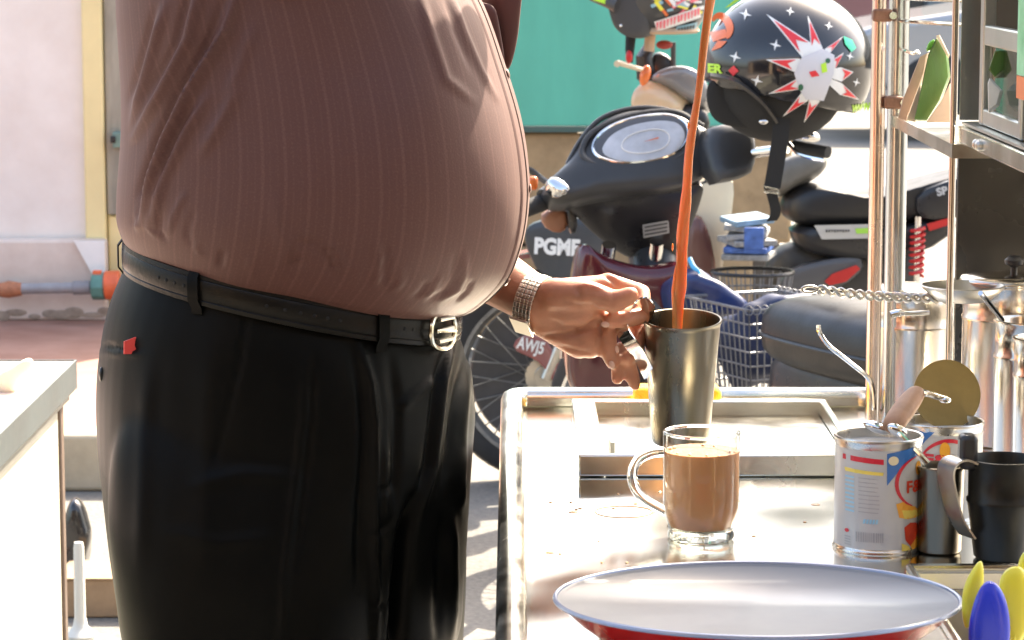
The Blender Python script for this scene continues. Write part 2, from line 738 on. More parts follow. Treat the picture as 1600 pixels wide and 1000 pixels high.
# ---- grey water pipe with valve
pY = wallY - .16
pp = T('water_pipe', 'grey water pipe with orange and teal valve running along the plinth', 'pipe', at(60, 470, pY))
MB().tube([at(-200, 452, pY), at(36, 451, pY), at(150, 449, pY)], .019, 14).build('pipe_run', M('grey_pipe', (.30, .29, .30), .5, var=.15, vscale=20), pp)
MB().tube([at(114, 450, pY), at(142, 449, pY)], .024, 14).build('sleeve', M('grey_sleeve', (.24, .23, .24), .5, var=.15), pp, bevel=.003)
MB().tube([at(-14, 453, pY), at(8, 453, pY), at(14, 452, pY), at(34, 452, pY)], [.020, .027, .030, .022], 12).build('rusty_joint', M('red_oxide', (.42, .16, .08), .7, var=.3, vscale=40, bump=.3), pp)
MB().tube([at(144, 447, pY), at(164, 447, pY)], .048, 8).build('valve_nut', M('teal_nut', (.10, .24, .20), .5, var=.2, vscale=30), pp, bevel=.004)
MB().tube([at(164, 446, pY), at(188, 445, pY)], .050, 16).build('valve_body', M('orange_valve', (.75, .14, .05), .45, var=.15, vscale=20), pp, bevel=.005)
MB().tube([at(188, 445, pY), at(330, 445, pY)], .021, 12).build('pipe_end', MATS['grey_pipe'], pp)
MB().box(at(152, 427, pY), (.03, .03, .02)).build('valve_tab', MATS['orange_valve'], pp, bevel=.003)
for bx_ in (20, 260):
    q = at(bx_, 450, pY)
    MB().box((q.x, (pY + wallY - .07) / 2, q.z), (.03, wallY - .07 - pY + .02, .02)).build('pipe_bracket', steel_dull, pp)

# ---- teal hoarding on a tan stone footing
hY = 10.4
x0, x1 = at(205, 190, hY).x, at(1180, 190, hY).x
hb = T('teal_hoarding', 'flat teal painted hoarding on a tan stone footing behind the motorcycles', 'hoarding', ((x0 + x1) / 2, hY, 0))
zb = at(900, 197, hY).z
teal = M('teal_paint', (.085, .44, .335), .5, var=.12, vscale=5, bump=.05, bscale=20, stretch=(1, 1, .25))
xm = at(690, 190, hY).x
for i, (xa_, xb_) in enumerate(((x0, xm), (xm, x1))):
    MB().bb((xa_ + .002, hY, zb), (xb_ - .002, hY + .03, 1.8)).build('panel', teal, hb, bevel=.003)
MB().bb((x0, hY - .012, zb - .022), (x1, hY + .06, zb - .002)).build('bottom_rail', M('dark_rail', (.05, .10, .09), .5), hb)
stone = M('tan_stone', (.36, .25, .14), .85, var=.25, vscale=9, bump=.4, bscale=18)
xx = x0
k = 0
while xx < x1 - .1:
    wd = [.52, .40, .61, .46][k % 4]
    for zz, hh in ((0, .33), (.345, zb - .025 - .345)):
        MB().bb((xx + (.14 if zz else 0), hY + .02, zz), (min(xx + wd - .022, x1) + (.14 if zz else 0), hY + .22, zz + hh)).build('stone_block', stone, hb, bevel=.015)
    xx += wd
    k += 1
MB().bb((x0, hY + .06, 0), (x1 + .1, hY + .2, zb - .03)).build('mortar', M('dark_mortar', (.10, .085, .07), .9), hb)

# ---- shophouses across the street, far right
sh = T('shophouse_row', 'hazy row of shophouses with pillars across the street', 'shophouse', (14, 31, 0))
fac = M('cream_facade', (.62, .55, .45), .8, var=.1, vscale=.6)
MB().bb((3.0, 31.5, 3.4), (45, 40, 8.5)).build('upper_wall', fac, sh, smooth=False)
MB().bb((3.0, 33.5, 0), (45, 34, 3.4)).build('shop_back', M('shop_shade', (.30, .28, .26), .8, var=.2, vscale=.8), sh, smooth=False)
shc = [(.45, .2, .18), (.08, .28, .27), (.5, .45, .38), (.25, .26, .3)]
for i in range(13):
    x = 3.0 + i * 3.2 - .1
    px_ = MB().bb((x, 31.2, 0), (x + .42, 31.7, 3.45)).build('pillar', M('pillar_cream', (.66, .55, .38), .8, var=.1, vscale=2), sh, bevel=.02)
    cc = shc[i % 4]
    MB().bb((x + .6, 33.2, .12), (x + 1.7, 33.45, 2.5)).build('shutter', M('shutter_%d' % (i % 4), cc, .7, var=.15, vscale=2), sh)
    MB().bb((x + 1.9, 32.9, .12), (x + 2.9, 33.3, 1.0)).build('display_case', M('case_%d' % (i % 2), (.55, .5, .45) if i % 2 else (.2, .25, .28), .4), sh)
    for q in (0, 1):
        MB().bb((x + .7 + q * 1.3, 31.44, 4.6), (x + 1.6 + q * 1.3, 31.52, 6.3)).build('window', M('dark_window', (.05, .06, .07), .15), sh)
MB().bb((3.0, 30.6, 3.35), (45, 31.45, 3.55)).build('canopy', M('canopy', (.4, .38, .34), .8, var=.1), sh)

# ---- grey car parked far behind
cY = 20.5
nose = at(1296, 150, cY).x
car = T('parked_car', 'light grey car nose parked far behind the star helmet', 'car', (nose + 2.1, cY + .8, 0))
prof = [(0, .34), (-.03, .55), (.04, .72), (.30, .84), (1.05, .95), (1.25, 1.0), (1.95, 1.42), (2.3, 1.47), (3.2, 1.44), (3.85, 1.05), (4.15, 1.0), (4.22, .6), (4.15, .34)]
prof = smooth_loop([V((nose + a, cY, b)) for a, b in prof], 2)
cb = MB().prism(prof, (0, 1.65, 0))
carm = M('silver_grey_paint', (.33, .34, .36), .25, .3, Coat_Weight=.6)
cbody = cb.build('body', carm, car, bevel=.06, segs=4)
for (a0, a1, a2, a3) in ((1.42, 1.98, 2.55, 2.55), (2.62, 2.62, 3.2, 3.6)):
    MB().prism([V((nose + a0, cY - .004, 1.03)), V((nose + a1, cY - .004, 1.36)), V((nose + a2, cY - .004, 1.38)), V((nose + a3, cY - .004, 1.05))],
               (0, .02, 0)).build('side_window', M('car_glass', (.03, .035, .04), .08), car)
for wx in (.78, 3.35):
    wl_ = MB().lathe([(.17, -.1), (.30, -.1), (.315, -.06), (.315, .06), (.30, .1), (.17, .1)], (nose + wx, cY + .06, .315), 32, rotv('X', 90)).build('wheel', rubber, car)
    MB().lathe([(.02, -.09), (.17, -.075), (.175, .0)], (nose + wx, cY + .06, .315), 24, rotv('X', 90)).build('rim', steel_dull, wl_)
MB().ell((nose + .16, cY + .1, .68), (.14, .1, .07)).build('headlight', M('lamp_glass', (.7, .7, .7), .1), car)
MB().box((nose + .02, cY + .8, .5), (.06, 1.5, .14)).build('bumper', carm, car, bevel=.03)

# ---- the open coffee shop the photographer sits in, seen only in the steel
ob = T('coffee_shop', 'dim open coffee shop behind the viewer, mirrored in the steel pots', 'shophouse', (0, -4, 0))
MB().bb((-9, -7, 0), (9, -6.8, 3.0)).build('back_wall', M('shop_brown', (.20, .12, .08), .8, var=.3, vscale=.9), ob, smooth=False)
for sx_ in (-9, 9):
    MB().bb((sx_ - .1, -6.8, 0), (sx_ + .1, -.4, 3.0)).build('side_wall', MATS['shop_brown'], ob, smooth=False)
MB().bb((-9.2, -7.2, 3.0), (9.2, -.4, 3.2)).build('ceiling', M('shop_ceiling', (.42, .34, .26), .8, var=.1, vscale=.9), ob, smooth=False)
for i in range(4):
    MB().bb((-8 + i * 5.2, -.9, 0), (-7.6 + i * 5.2, -.5, 3.0)).build('pillar', M('warm_pillar', (.5, .36, .24), .8, var=.1), ob, bevel=.02)

# ================================================================== TEA CART
CZ = .858
X0, X1 = -.012, .80
YF, YB = 2.20, on(900, 606, CZ + .026).y
cart = T('tea_cart', 'stainless steel drinks cart with rolled rim and glass cabinet', 'cart', ((X0 + X1) / 2, (YF + YB) / 2, 0))
steel_top = M('counter_steel', (.80, .80, .75), .17, 1, var=.08, vscale=3, rvar=.11, rscale=5, bump=.06, bscale=4, det=1.5)
# sheet with a sunk well for the spoons
wx0 = at(1424, 893, 2.66).x
wy1 = on(1430, 892, CZ).y
cx_ = [X0 + .024, wx0, X1]
cy_ = [YF, wy1, YB]
top = MB()
for (ax, bx, ay, by) in ((cx_[0], cx_[1], cy_[0], cy_[1]), (cx_[0], cx_[1], cy_[1], cy_[2]), (cx_[1], cx_[2], cy_[1], cy_[2])):
    top.bb((ax, ay, CZ - .018), (bx, by, CZ))
top.build('counter_top', steel_top, cart, smooth=False)
well = MB()
well.bb((wx0, YF, CZ - .14), (X1, wy1 - .004, CZ - .136))
well.bb((wx0, wy1 - .004, CZ - .14), (X1, wy1 - .001, CZ - .0185))
well.bb((wx0 + .001, YF, CZ - .136), (wx0 + .004, wy1 - .005, CZ - .0185))
well.build('utensil_well', steel_dull, cart, smooth=False)
MB().tube([V((wx0 + .004, YF, CZ + .003)), V((wx0 + .004, wy1 - .003, CZ + .003)), V((X1, wy1 - .003, CZ + .003))], .005, 8).build('well_lip', steel, cart)
rim = MB()
rz = CZ + .008


def rail(path):
    prof = [(-.014, -.05), (-.0145, .006), (-.011, .015), (-.004, .0185), (.004, .0185), (.011, .015), (.0135, .006), (.0135, -.004)]
    vs, fs = [], []
    k = len(path)
    m = len(prof)
    for i, p in enumerate(path):
        a = path[max(i - 1, 0)]
        b = path[min(i + 1, k - 1)]
        t = (b - a).normalized()
        inn = V((t.y, -t.x, 0))
        for (u, vv) in prof:
            vs.append(p + inn * u + V((0, 0, vv)))
    for i in range(k - 1):
        for j in range(m - 1):
            fs.append((i * m + j, i * m + j + 1, (i + 1) * m + j + 1, (i + 1) * m + j))
    rim.add(vs, fs)


cr = .022
cor = [V((X0 + .012 + cr - cr * math.cos(a), YB - cr + cr * math.sin(a), rz)) for a in [math.pi / 2 * i / 6 for i in range(7)]]
rail([V((X0 + .012, YF, rz))] + [V((X0 + .012, YF + (YB - YF) * i / 8, rz)) for i in range(1, 8)] + cor + [V((X1, YB, rz))])
rim.build('rolled_rim', steel, cart, angle=60)
MB().bb((X0 + .03, YF, .50), (X1, YB - .03, .52)).build('lower_shelf', steel_dull, cart)
for (x, y) in ((X0 + .03, YF + .03), (X1 - .03, YF + .03), (X0 + .03, YB - .05), (X1 - .03, YB - .05)):
    MB().tube([V((x, y, .0)), V((x, y, CZ - .02))], .018, 12).build('leg', steel, cart)
MB().bb((X0 + .004, YF, CZ - .16), (X0 + .016, YB - .02, CZ - .022)).build('side_skirt', steel, cart)
MB().bb((X0 + .02, YB - .018, CZ - .16), (X1, YB - .006, CZ - .022)).build('back_skirt', steel, cart)

# posts at the far corner
pY1, pY2 = YB - .045, YB - .028
xp = at(1369, 300, pY1).x
MB().tube([V((xp, pY1, CZ)), V((xp, pY1, 2.0))], .0094, 16).build('thin_post', warm_pole, cart)
xq = at(1400, 300, pY2).x
MB().tube([V((xq, pY2, CZ)), V((xq, pY2, 2.0))], .0135, 18).build('round_post', M('post_steel', (.64, .68, .70), .22, 1, var=.1, vscale=6, rvar=.08, rscale=14), cart)
for py_, dx in ((24, 0), (160, .014)):
    c = at(1374, py_, pY1 - .01)
    cl = MB().box((c.x + .004 + dx, pY1 - .004, c.z), (.024, .026, .016)).build('clamp', rust, cart, bevel=.003)
    MB().tube([V((c.x + .016 + dx, pY1 - .022, c.z)), V((c.x + .016 + dx, pY1 - .014, c.z))], .005, 8).build('clamp_bolt', steel, cl)
rodY = 3.22
rx = at(1487.5, 300, rodY).x
MB().tube([V((rx, rodY, CZ)), V((rx, rodY, 2.0))], .0042, 12).build('upright_rod', chrome, cart)
# hanging shelf between posts and cabinet
sA, sB = at(1384, 180, pY2 - .04), at(1482, 207, rodY)
shz = sA.z
sh_ = MB()
sh_.add([V((xq - .012, pY2 - .03, shz)), V((rx - .004, rodY - .02, shz - .008)), V((.80, rodY - .02, shz - .008)), V((.80, pY2 - .03, shz)),
         V((xq - .012, pY2 - .03, shz - .014)), V((rx - .004, rodY - .02, shz - .024)), V((.80, rodY - .02, shz - .024)), V((.80, pY2 - .03, shz - .014))],
        [(0, 1, 2, 3), (7, 6, 5, 4), (0, 4, 5, 1), (1, 5, 6, 2), (2, 6, 7, 3), (3, 7, 4, 0)])
sh_.build('hanging_shelf', steel, cart, smooth=False)
for py_ in (3, 41):
    q = at(1410, py_, 3.42)
    MB().tube([V((xq, pY2 - .01, q.z)), V((rx + .01, rodY + .01, at(1487, py_ - 2, rodY).z))], .0026, 8).build('guard_rod', chrome, cart)
q = at(1412, 85, 3.45)
MB().tube([V((xq, pY2 - .012, q.z)), at(1428, 84, 3.43), at(1433, 80, 3.42), at(1436, 84, 3.42)], .0022, 8).build('hook', chrome, cart)
# cabinet
cX = rx + .004
crz = at(1492, 209, rodY).z
cY0, cY1 = 2.35, rodY - .008
MB().bb((cX, cY0, crz - .010), (cX + .03, cY1, crz + .010)).build('cabinet_rail', steel, cart, bevel=.002)
MB().bb((cX + .004, cY0, crz + .0115), (.78, cY1, crz + .0145)).build('cabinet_floor', alu, cart)
q = at(1525, 240, cY1 - .16)
bo = MB()
for dy in (0, .018):
    bo.ell((cX - .002, q.y + dy, crz - .001), (.005, .007, .006), nu=12, nv=8)
bo.build('rail_bolts', steel_dull, cart)


def onx(px, py, X):
    r = ray(px, py)
    t = X / r.x
    return V((X, r.y * t, CAM_Z + r.z * t))


fx = cX + .012
fa, fb = onx(1530, 120, fx).y, onx(1592, 120, fx).y
zt, zm, zb_ = crz + .5, onx(1560, 60, fx).z, crz + .016
for (ya, yb) in ((fa - .022, fa), (fb - .016, fb)):
    MB().bb((fx, ya, zb_), (fx + .014, yb, zt)).build('door_stile', alu, cart, bevel=.002)
MB().bb((fx + .001, fb, zm - .011), (fx + .013, fa - .0225, zm + .011)).build('door_rail', alu, cart, bevel=.002)
MB().bb((fx + .001, fb, zb_), (fx + .013, fa - .0225, zb_ + .018)).build('door_rail', alu, cart, bevel=.002)
glass = thin_glass('cabinet_glass', (.86, .94, .90), 1.5)
MB().bb((fx + .005, fb - .0005, zb_ + .019), (fx + .008, fa - .023, zm - .0115)).build('glass_pane', glass, cart, smooth=False)
MB().bb((cX + .002, cY1 + .001, crz + .016), (.78, cY1 + .005, crz + .5)).build('back_pane', M('smoked_pane', (.36, .37, .34), .22, .85, rvar=.1, rscale=4), cart, smooth=False)
MB().bb((.74, cY0, crz + .016), (.77, cY1 - .002, crz + .5)).build('cabinet_far_side', alu, cart)
MB().bb((cX, cY0, crz + .501), (.78, cY1, crz + .53)).build('cabinet_roof', alu, cart)
MB().bb((at(1497, 300, 3.56).x, 3.56, CZ + .001), (X1, 3.572, crz - .03)).build('splash_panel', M('dark_panel', (.085, .085, .08), .28, .7, var=.3, vscale=3, rvar=.12, rscale=4), cart, smooth=False)
# posters on the cabinet glass
po = T('menu_poster', 'green and orange poster stuck inside the cabinet glass', 'poster', (cX + .02, fb - .08, zb_ + .05))
za, zc_ = onx(1596, 122, cX).z, onx(1596, 160, cX).z
MB().bb((cX + .0085, fb - .20, za), (cX + .011, fb - .006, zt - .02)).build('green_field', M('poster_green', (.12, .62, .22), .4, var=.3, vscale=20, col2=(.35, .75, .45)), po, smooth=False)
MB().bb((cX + .0085, fb - .20, zc_), (cX + .011, fb - .006, za - .001)).build('orange_field', M('poster_orange', (.85, .22, .06), .4, var=.1), po, smooth=False)

# ---- leaf-wrapped packets on the hanging shelf
leaf = M('banana_leaf', (.045, .11, .018), .45, 0, var=.35, vscale=25, bump=.15, bscale=90, stretch=(1, 1, .3), Subsurface_Weight=.1)
paper = M('brown_paper', (.36, .24, .17), .7, var=.12, vscale=18, bump=.1, bscale=50)


def packet(outline, Y, th, mat, label, edge=None):
    r = T('leaf_packet', label, 'packet', at(outline[0][0], outline[0][1], Y), 'packets leaning on the hanging shelf')
    pts = [at(a, b, Y) for a, b in outline]
    MB().pillow(pts, (-.3, -1, .1), th, th, 3, .22).build('wrapper', mat, r, angle=30)
    return r


packet([(1405, 186), (1412, 158), (1440, 88), (1452, 82), (1448, 110), (1430, 160), (1418, 190)], 3.41, .014, paper, 'pinkish brown paper packet leaning against the round post')
pk = packet([(1430, 188), (1438, 150), (1452, 85), (1465, 58), (1480, 80), (1484, 120), (1470, 158), (1450, 190)], 3.36, .012, leaf, 'green banana leaf packet leaning on the hanging shelf')
packet([(1418, 188), (1432, 150), (1440, 130), (1440, 160), (1432, 191)], 3.375, .010, M('pale_paper', (.46, .37, .26), .7, var=.1), 'pale paper sliver wedged between brown packet and leaf packet')
packet([(1448, 192), (1472, 158), (1486, 130), (1487, 192)], 3.33, .010, M('tan_paper', (.42, .30, .23), .7, var=.1), 'tan paper packet below the green leaf packet')
MB().pillow([at(1462, 56, 3.345), at(1468, 54, 3.345), at(1484, 86, 3.335), at(1482, 92, 3.335)], (-.3, -1, 0), .003, .003, 2).build('leaf_edge', MATS['pale_paper'], pk)
MB().pillow(smooth_loop([at(1446, 82, 3.37), at(1450, 66, 3.37), at(1462, 60, 3.37), at(1460, 78, 3.37)], 1), (-.2, -1, .2), .006, .006, 3).build('leaf_tip', M('bright_leaf', (.14, .42, .06), .4, var=.2), pk)
inner = packet([(1546, 110), (1556, 80), (1574, 78), (1570, 110), (1556, 122)], 3.05, .012, leaf, 'green leaf packet inside the glass cabinet')
packet([(1545, 130), (1548, 122), (1566, 142), (1560, 165), (1546, 176)], 3.0, .012, M('white_wrap', (.72, .70, .64), .5, var=.1), 'white wrapped packet inside the glass cabinet')

# ================================================================== THINGS ON THE COUNTER
# ---- shallow steel frame tray
fl, fr = on(904, 746, CZ), on(1345, 741, CZ)
tz = CZ + .026
tyb = on(900, 623, tz).y
tyf = fl.y
tx0, tx1 = fl.x, on(1345, 741, CZ).x
tr = T('drip_tray', 'raised rectangular steel tray with sunken middle behind the glass mug', 'tray', ((tx0 + tx1) / 2, (tyf + tyb) / 2, CZ))
fw = .030
ix0, ix1, iy0, iy1 = tx0 + fw, on(1262, 628, tz).x + .016, tyf + .012, tyb - .018
fr_ = MB()
fr_.bb((tx0, tyf, CZ + .001), (tx1, iy0, tz))
fr_.bb((tx0, iy1, CZ + .001), (tx1, tyb, tz))
fr_.bb((tx0, iy0 + .0005, CZ + .001), (ix0, iy1 - .0005, tz - .0003))
fr_.bb((ix1, iy0 + .0005, CZ + .001), (tx1, iy1 - .0005, tz - .0003))
fr_.build('frame', steel, tr, bevel=.002)
MB().bb((ix0 + .001, iy0 + .001, CZ + .001), (ix1 - .001, iy1 - .001, CZ + .007)).build('sunken_floor', steel, tr, smooth=False)
q = on(957, 690, tz)
MB().bb((q.x - .002, q.y, tz - .02), (q.x + .003, q.y + .10, tz - .001)).build('divider', steel_dull, tr)

# ---- steel pulling cup, tilted a little to the viewer
cupY = 3.32
rc = at(1066, 499, cupY)
s_c = scale_at(cupY)
Rr = 60.5 / s_c
H = .150
tilt = rotv('X', 7.5)
cup = T('pulling_cup', 'tall tapered stainless steel cup receiving the poured tea', 'cup', rc + tilt @ V((0, 0, -H)))


def cl(r, z):
    return (r, z)


prof = [(.001, -H + .004), (Rr * .72, -H + .003), (Rr * .735, -H), (Rr * .76, -H + .004), (Rr * .985, -.006), (Rr, -.003), (Rr + .0014, -.0005), (Rr + .0006, .0012),
        (Rr - .0012, .0006), (Rr - .002, -.004), (Rr * .745, -H + .008), (.001, -H + .0075)]
MB().lathe(prof, rc, 64, tilt).build('cup_body', steel_cup, cup, angle=50)
hp = [(1009, 502, 0), (1014, 484, -.016), (1002, 469, -.024), (986, 474, -.024), (973, 498, -.020), (973, 517, -.030), (985, 536, -.036), (999, 555, -.024), (1016, 588, 0)]
hpath = catmull([at(a, b, cupY + c) for a, b, c in hp], 5)
MB().band(hpath, V((.013, -.015, .008)), .0018).build('strap_handle', chrome, cup)
MB().lathe([(.0005, -.0), (Rr * .84, 0)], rc + tilt @ V((0, 0, -.085)), 40, tilt).build('tea_inside', M('pulled_tea', (.60, .26, .10), .25, Subsurface_Weight=.2), cup)

# ---- stream of tea
tea_stream = M('pouring_tea', (.44, .135, .035), .2, 0, vscale=26, col2=(.66, .27, .09), stretch=(1, 1, .12), Transmission_Weight=.15, Subsurface_Weight=.35, Subsurface_Radius=(.8, .3, .1), Subsurface_Scale=.02)
sp = [(1128, -330, 11), (1121, -190, 9.5), (1115, -60, 9), (1107, 20, 9.5), (1096, 110, 9), (1084, 190, 9.5), (1076, 260, 8.5), (1070, 330, 8.5), (1065, 400, 8), (1061, 460, 7.5), (1059, 520, 7.5), (1058, 570, 8)]
pts = catmull([at(a, b, cupY - .02 + .02 * i / 11) for i, (a, b, c) in enumerate(sp)], 10)
rs0 = [c for a, b, c in sp]
rs = []
for i in range(len(pts)):
    t = i / 10
    k = min(int(t), len(rs0) - 2)
    rs.append((rs0[k] + (rs0[k + 1] - rs0[k]) * (t - k)) / s_c * (1.0 + .05 * math.sin(i * .37) + .03 * math.sin(i * .93 + 1)))
pts = [p + V((.0007 * math.sin(i * .31), .001 * math.cos(i * .4), 0)) for i, p in enumerate(pts)]
st_ = MB()
vs_, fs_ = [], []
for i, p_ in enumerate(pts):                      # flattened, slowly twisting section
    tw_ = i * .035
    for j in range(16):
        a = 2 * math.pi * j / 16
        x_, y_ = rs[i] * 1.12 * math.cos(a), rs[i] * .62 * math.sin(a)
        q_ = 1 + .10 * math.sin(3 * a + i * .2)
        vs_.append(p_ + V((x_ * math.cos(tw_) - y_ * math.sin(tw_), x_ * math.sin(tw_) + y_ * math.cos(tw_), 0)) * q_)
for i in range(len(pts) - 1):
    for j in range(16):
        q = (j + 1) % 16
        fs_.append((i * 16 + j, i * 16 + q, (i + 1) * 16 + q, (i + 1) * 16 + j))
st_.add(vs_, fs_)
st_.tube([at(1066 + dx, yy, cupY - .004) for dx, yy in ((-4, 392), (-10, 425), (-13, 455), (-12, 490), (-9, 530))], [.0006, .0022, .003, .0028, .002], 8)
for i in range(5):
    t = random.uniform(.25, .95)
    p = pts[int(t * (len(pts) - 1))]
    st_.ell(p + V((random.uniform(-.011, -.003), random.uniform(-.004, .004), 0)), (.0012, .0012, random.uniform(.002, .006)), nu=8, nv=6)
st_.build('tea_stream', tea_stream, label='long orange stream of milk tea falling into the steel cup', cat='tea')

# ---- glass mug of milk tea
mb_ = on(1095, 842, CZ)
mY = mb_.y
sm = scale_at(mY)
mr = 60 / sm
mh = .112
mug = T('tea_mug', 'clear glass mug of milk tea standing in front of the tray', 'mug', mb_)
clear = thin_glass('clear_glass', (.95, .965, .955), 1.55)
mp_ = [(.0005, .004), (mr * .74, .003), (mr * .80, .0005), (mr * .86, .003), (mr * .86, .007), (mr * .82, .011), (mr * .90, .018), (mr * .985, .032), (mr, .05), (mr, mh - .002),
       (mr - .0008, mh), (mr - .0022, mh - .001), (mr - .003, mh - .004), (mr - .003, .05), (mr * .985 - .0032, .033), (mr * .90 - .003, .021), (mr * .7, .0155), (.0005, .0145)]
MB().lathe(mp_, mb_, 64).build('glass_wall', clear, mug, angle=60)
hp = [(1039, 706), (1018, 708), (998, 718), (988, 738), (992, 762), (1010, 782), (1040, 799)]
hpath = catmull([at(a, b, mY) for a, b in hp], 6)
MB().tube(hpath, .0052, 12, side=V((0, 1, 0)), flat=1.25).build('handle', M('solid_glass', (.97, 1, .98), .02, 0, Transmission_Weight=1.0, IOR=1.45), mug)
teaz = .5 * (at(1040, 707, mY).z + at(1040, 700, mY).z) - CZ
tm = M('milk_tea', (.47, .215, .085), .34, 0, var=.05, vscale=20, Subsurface_Weight=.15, Subsurface_Radius=(.7, .35, .12), Subsurface_Scale=.01)
MB().lathe([(.0005, .0128), (mr * .8, .0138), (mr * .90 - .001, .0215), (mr * .985 - .001, .0335), (mr - .0009, .05), (mr - .0009, teaz), (mr - .006, teaz - .0008), (.0005, teaz - .001)], mb_, 64).build('milk_tea', tm, mug)
MB().loop_tube([mb_ + V(((mr - .0012) * math.cos(a), (mr - .0012) * math.sin(a), mh - .001)) for a in [2 * math.pi * i / 64 for i in range(64)]], .0017, 8).build('glass_rim', MATS['solid_glass'], mug)
MB().lathe([(.0005, .0003), (mr * .80, .0003), (mr * .87, .003), (mr * .87, .007), (mr * .83, .010), (mr * .88, .0126), (.0005, .0122)], mb_, 64).build('glass_foot', MATS['solid_glass'], mug)
fo = MB()
for i in range(12):
    a, d = random.uniform(0, 6.28), mr * math.sqrt(random.uniform(.5, .9))
    r = random.uniform(.0012, .0026)
    fo.ell(mb_ + V((d * math.cos(a), d * math.sin(a), teaz)), (r, r, r * .6), nu=8, nv=6)
fo.build('froth', M('froth', (.80, .60, .42), .4), mug)

# ---- oval enamel dish
pz = CZ + .036
pc = on(1183, 937, pz)
sp_ = scale_at(pc.y)
pa = 316 / sp_
dish = T('enamel_dish', 'wide oval enamel dish, grey white inside and red outside', 'dish', (pc.x, pc.y, CZ))
ry = .80
inn_ = [(.0005, .0030), (pa * .70, .0030), (pa * .745, .0045), (pa * .79, .011), (pa * .90, .024), (pa * .965, .0325), (pa * .985, .036), (pa, .0368), (pa * 1.002, .0355), (pa * .998, .034)]
out_ = [(pa * .997, .0338), (pa * .975, .031), (pa * .905, .0195), (pa * .80, .0060), (pa * .76, .001), (pa * .70, .0), (.0005, .0)]
MB().lathe(inn_, (pc.x, pc.y, CZ + .001), 96, sy=ry).build('white_enamel', M('white_enamel', (.185, .19, .20), .4, 0, var=.08, vscale=9, rvar=.08, Coat_Weight=.12, Coat_Roughness=.12), dish, angle=70)
MB().lathe(out_, (pc.x, pc.y, CZ + .001), 96, sy=ry).build('red_enamel', M('red_enamel', (.50, .012, .012), .16, 0, Coat_Weight=.5), dish, angle=70)
rp = [V((pc.x + pa * 1.0 * math.cos(a), pc.y + pa * ry * math.sin(a), CZ + .0372)) for a in [2 * math.pi * i / 96 for i in range(96)]]
MB().loop_tube(rp, .0022, 8).build('rim_bead', M('rim_grey', (.30, .34, .44), .25, .3), dish)
fc_ = [MB(), MB(), MB()]
for i in range(60):
    a = random.uniform(.12, math.pi - .12) if i < 48 else random.uniform(0, 6.28)
    t = random.uniform(.80, .96)
    r = pa * t
    z = np.interp(t, [.79, .90, .965], [.011, .024, .0325])
    rr = random.uniform(.0012, .0024) if i < 14 else random.uniform(.0005, .0012)
    fc_[i % 3].ell((pc.x + r * math.cos(a), pc.y + r * ry * math.sin(a), CZ + z + .001), (rr * random.uniform(1, 2), rr, rr * .7), nu=10, nv=6)
for m_, n_, c_ in zip(fc_, ('stain', 'stain', 'drop'), ((.50, .30, .10), (.60, .22, .14), (.75, .76, .78))):
    m_.build(n_, M('food_%.2f' % c_[0], c_, .3, var=.2, vscale=90), dish)

# ---- yellow sponge behind the cup
q = on(1056, 612, tz)
spg = MB().box((q.x, YB - .055, CZ + .020), (.112, .05, .036)).build('sponge', M('yellow_sponge', (.90, .50, .03), .8, var=.2, vscale=50, bump=.6, bscale=180, Subsurface_Weight=.3, Subsurface_Radius=(1, .5, .1), Subsurface_Scale=.02),
            bevel=.008, label='yellow sponge lying at the back rim behind the steel cup', cat='sponge', segs=3)


# ---- milk tins
def tin(cxpx, bottompx, wpx, hpx_top, label):
    b = on(cxpx, bottompx, CZ)
    s = scale_at(b.y)
    r = wpx / 2 / s
    h = at(cxpx, hpx_top, b.y).z - CZ
    t = T('milk_tin', label, 'tin', b, 'open tins of milk')
    lab = M('tin_label', (.50, .50, .48), .3, 0, var=.06, vscale=14)
    MB().lathe([(r + .0003, .006), (r + .0003, h - .010)], b, 64).build('label_sleeve', lab, t)
    tinm = M('tin_metal', (.62, .60, .56), .28, 1, rvar=.08, rscale=30)
    MB().lathe([(.0005, .002), (r - .002, .001), (r + .0012, 0), (r + .002, .002), (r + .0012, .004), (r, .0058), (r, h - .0095), (r + .0012, h - .004), (r + .002, h - .002), (r + .001, h), (r - .0012, h - .0005), (r - .002, h - .005), (r - .002, h * .55), (.0005, h * .55)],
               b, 64).build('can', tinm, t, angle=60)
    MB().lathe([(.0005, h - .013), (r - .0022, h - .013)], b, 48).build('milk', M('condensed_milk', (.72, .58, .34), .25, Subsurface_Weight=.3), t)
    return t, b, r, h


t1, b1, r1, h1 = tin(1370, 855, 134, 678, 'open milk tin with barcode and fruit label nearest the glass mug')
sf = surf_cyl(b1.x, b1.y, r1)
D = {}


def dm(k):
    return D.setdefault(k, MB())


def circle(cx, cy, rx, ry, n=24, a0=0, a1=2 * math.pi):
    return [(cx + rx * math.cos(a0 + (a1 - a0) * i / n), cy + ry * math.sin(a0 + (a1 - a0) * i / n)) for i in range(n + (0 if abs(a1 - a0 - 2 * math.pi) < 1e-6 else 1))]


def arc(cx, cy, rx, ry, a0, a1, w0, w1, n=16):
    o, i_ = [], []
    for k in range(n + 1):
        t = k / n
        a = math.radians(a0 + (a1 - a0) * t)
        w = w0 + (w1 - w0) * math.sin(math.pi * t)
        o.append((cx + (rx + w / 2) * math.cos(a), cy - (ry + w / 2) * math.sin(a)))
        i_.append((cx + (rx - w / 2) * math.cos(a), cy - (ry - w / 2) * math.sin(a)))
    return o + i_[::-1]




def darc(mb, surf, off, *a):
    ring_ = arc(*a)
    n2 = len(ring_) // 2
    for i_ in range(n2 - 1):
        decal(mb, [ring_[i_], ring_[i_ + 1], ring_[-2 - i_], ring_[-1 - i_]], surf, off)


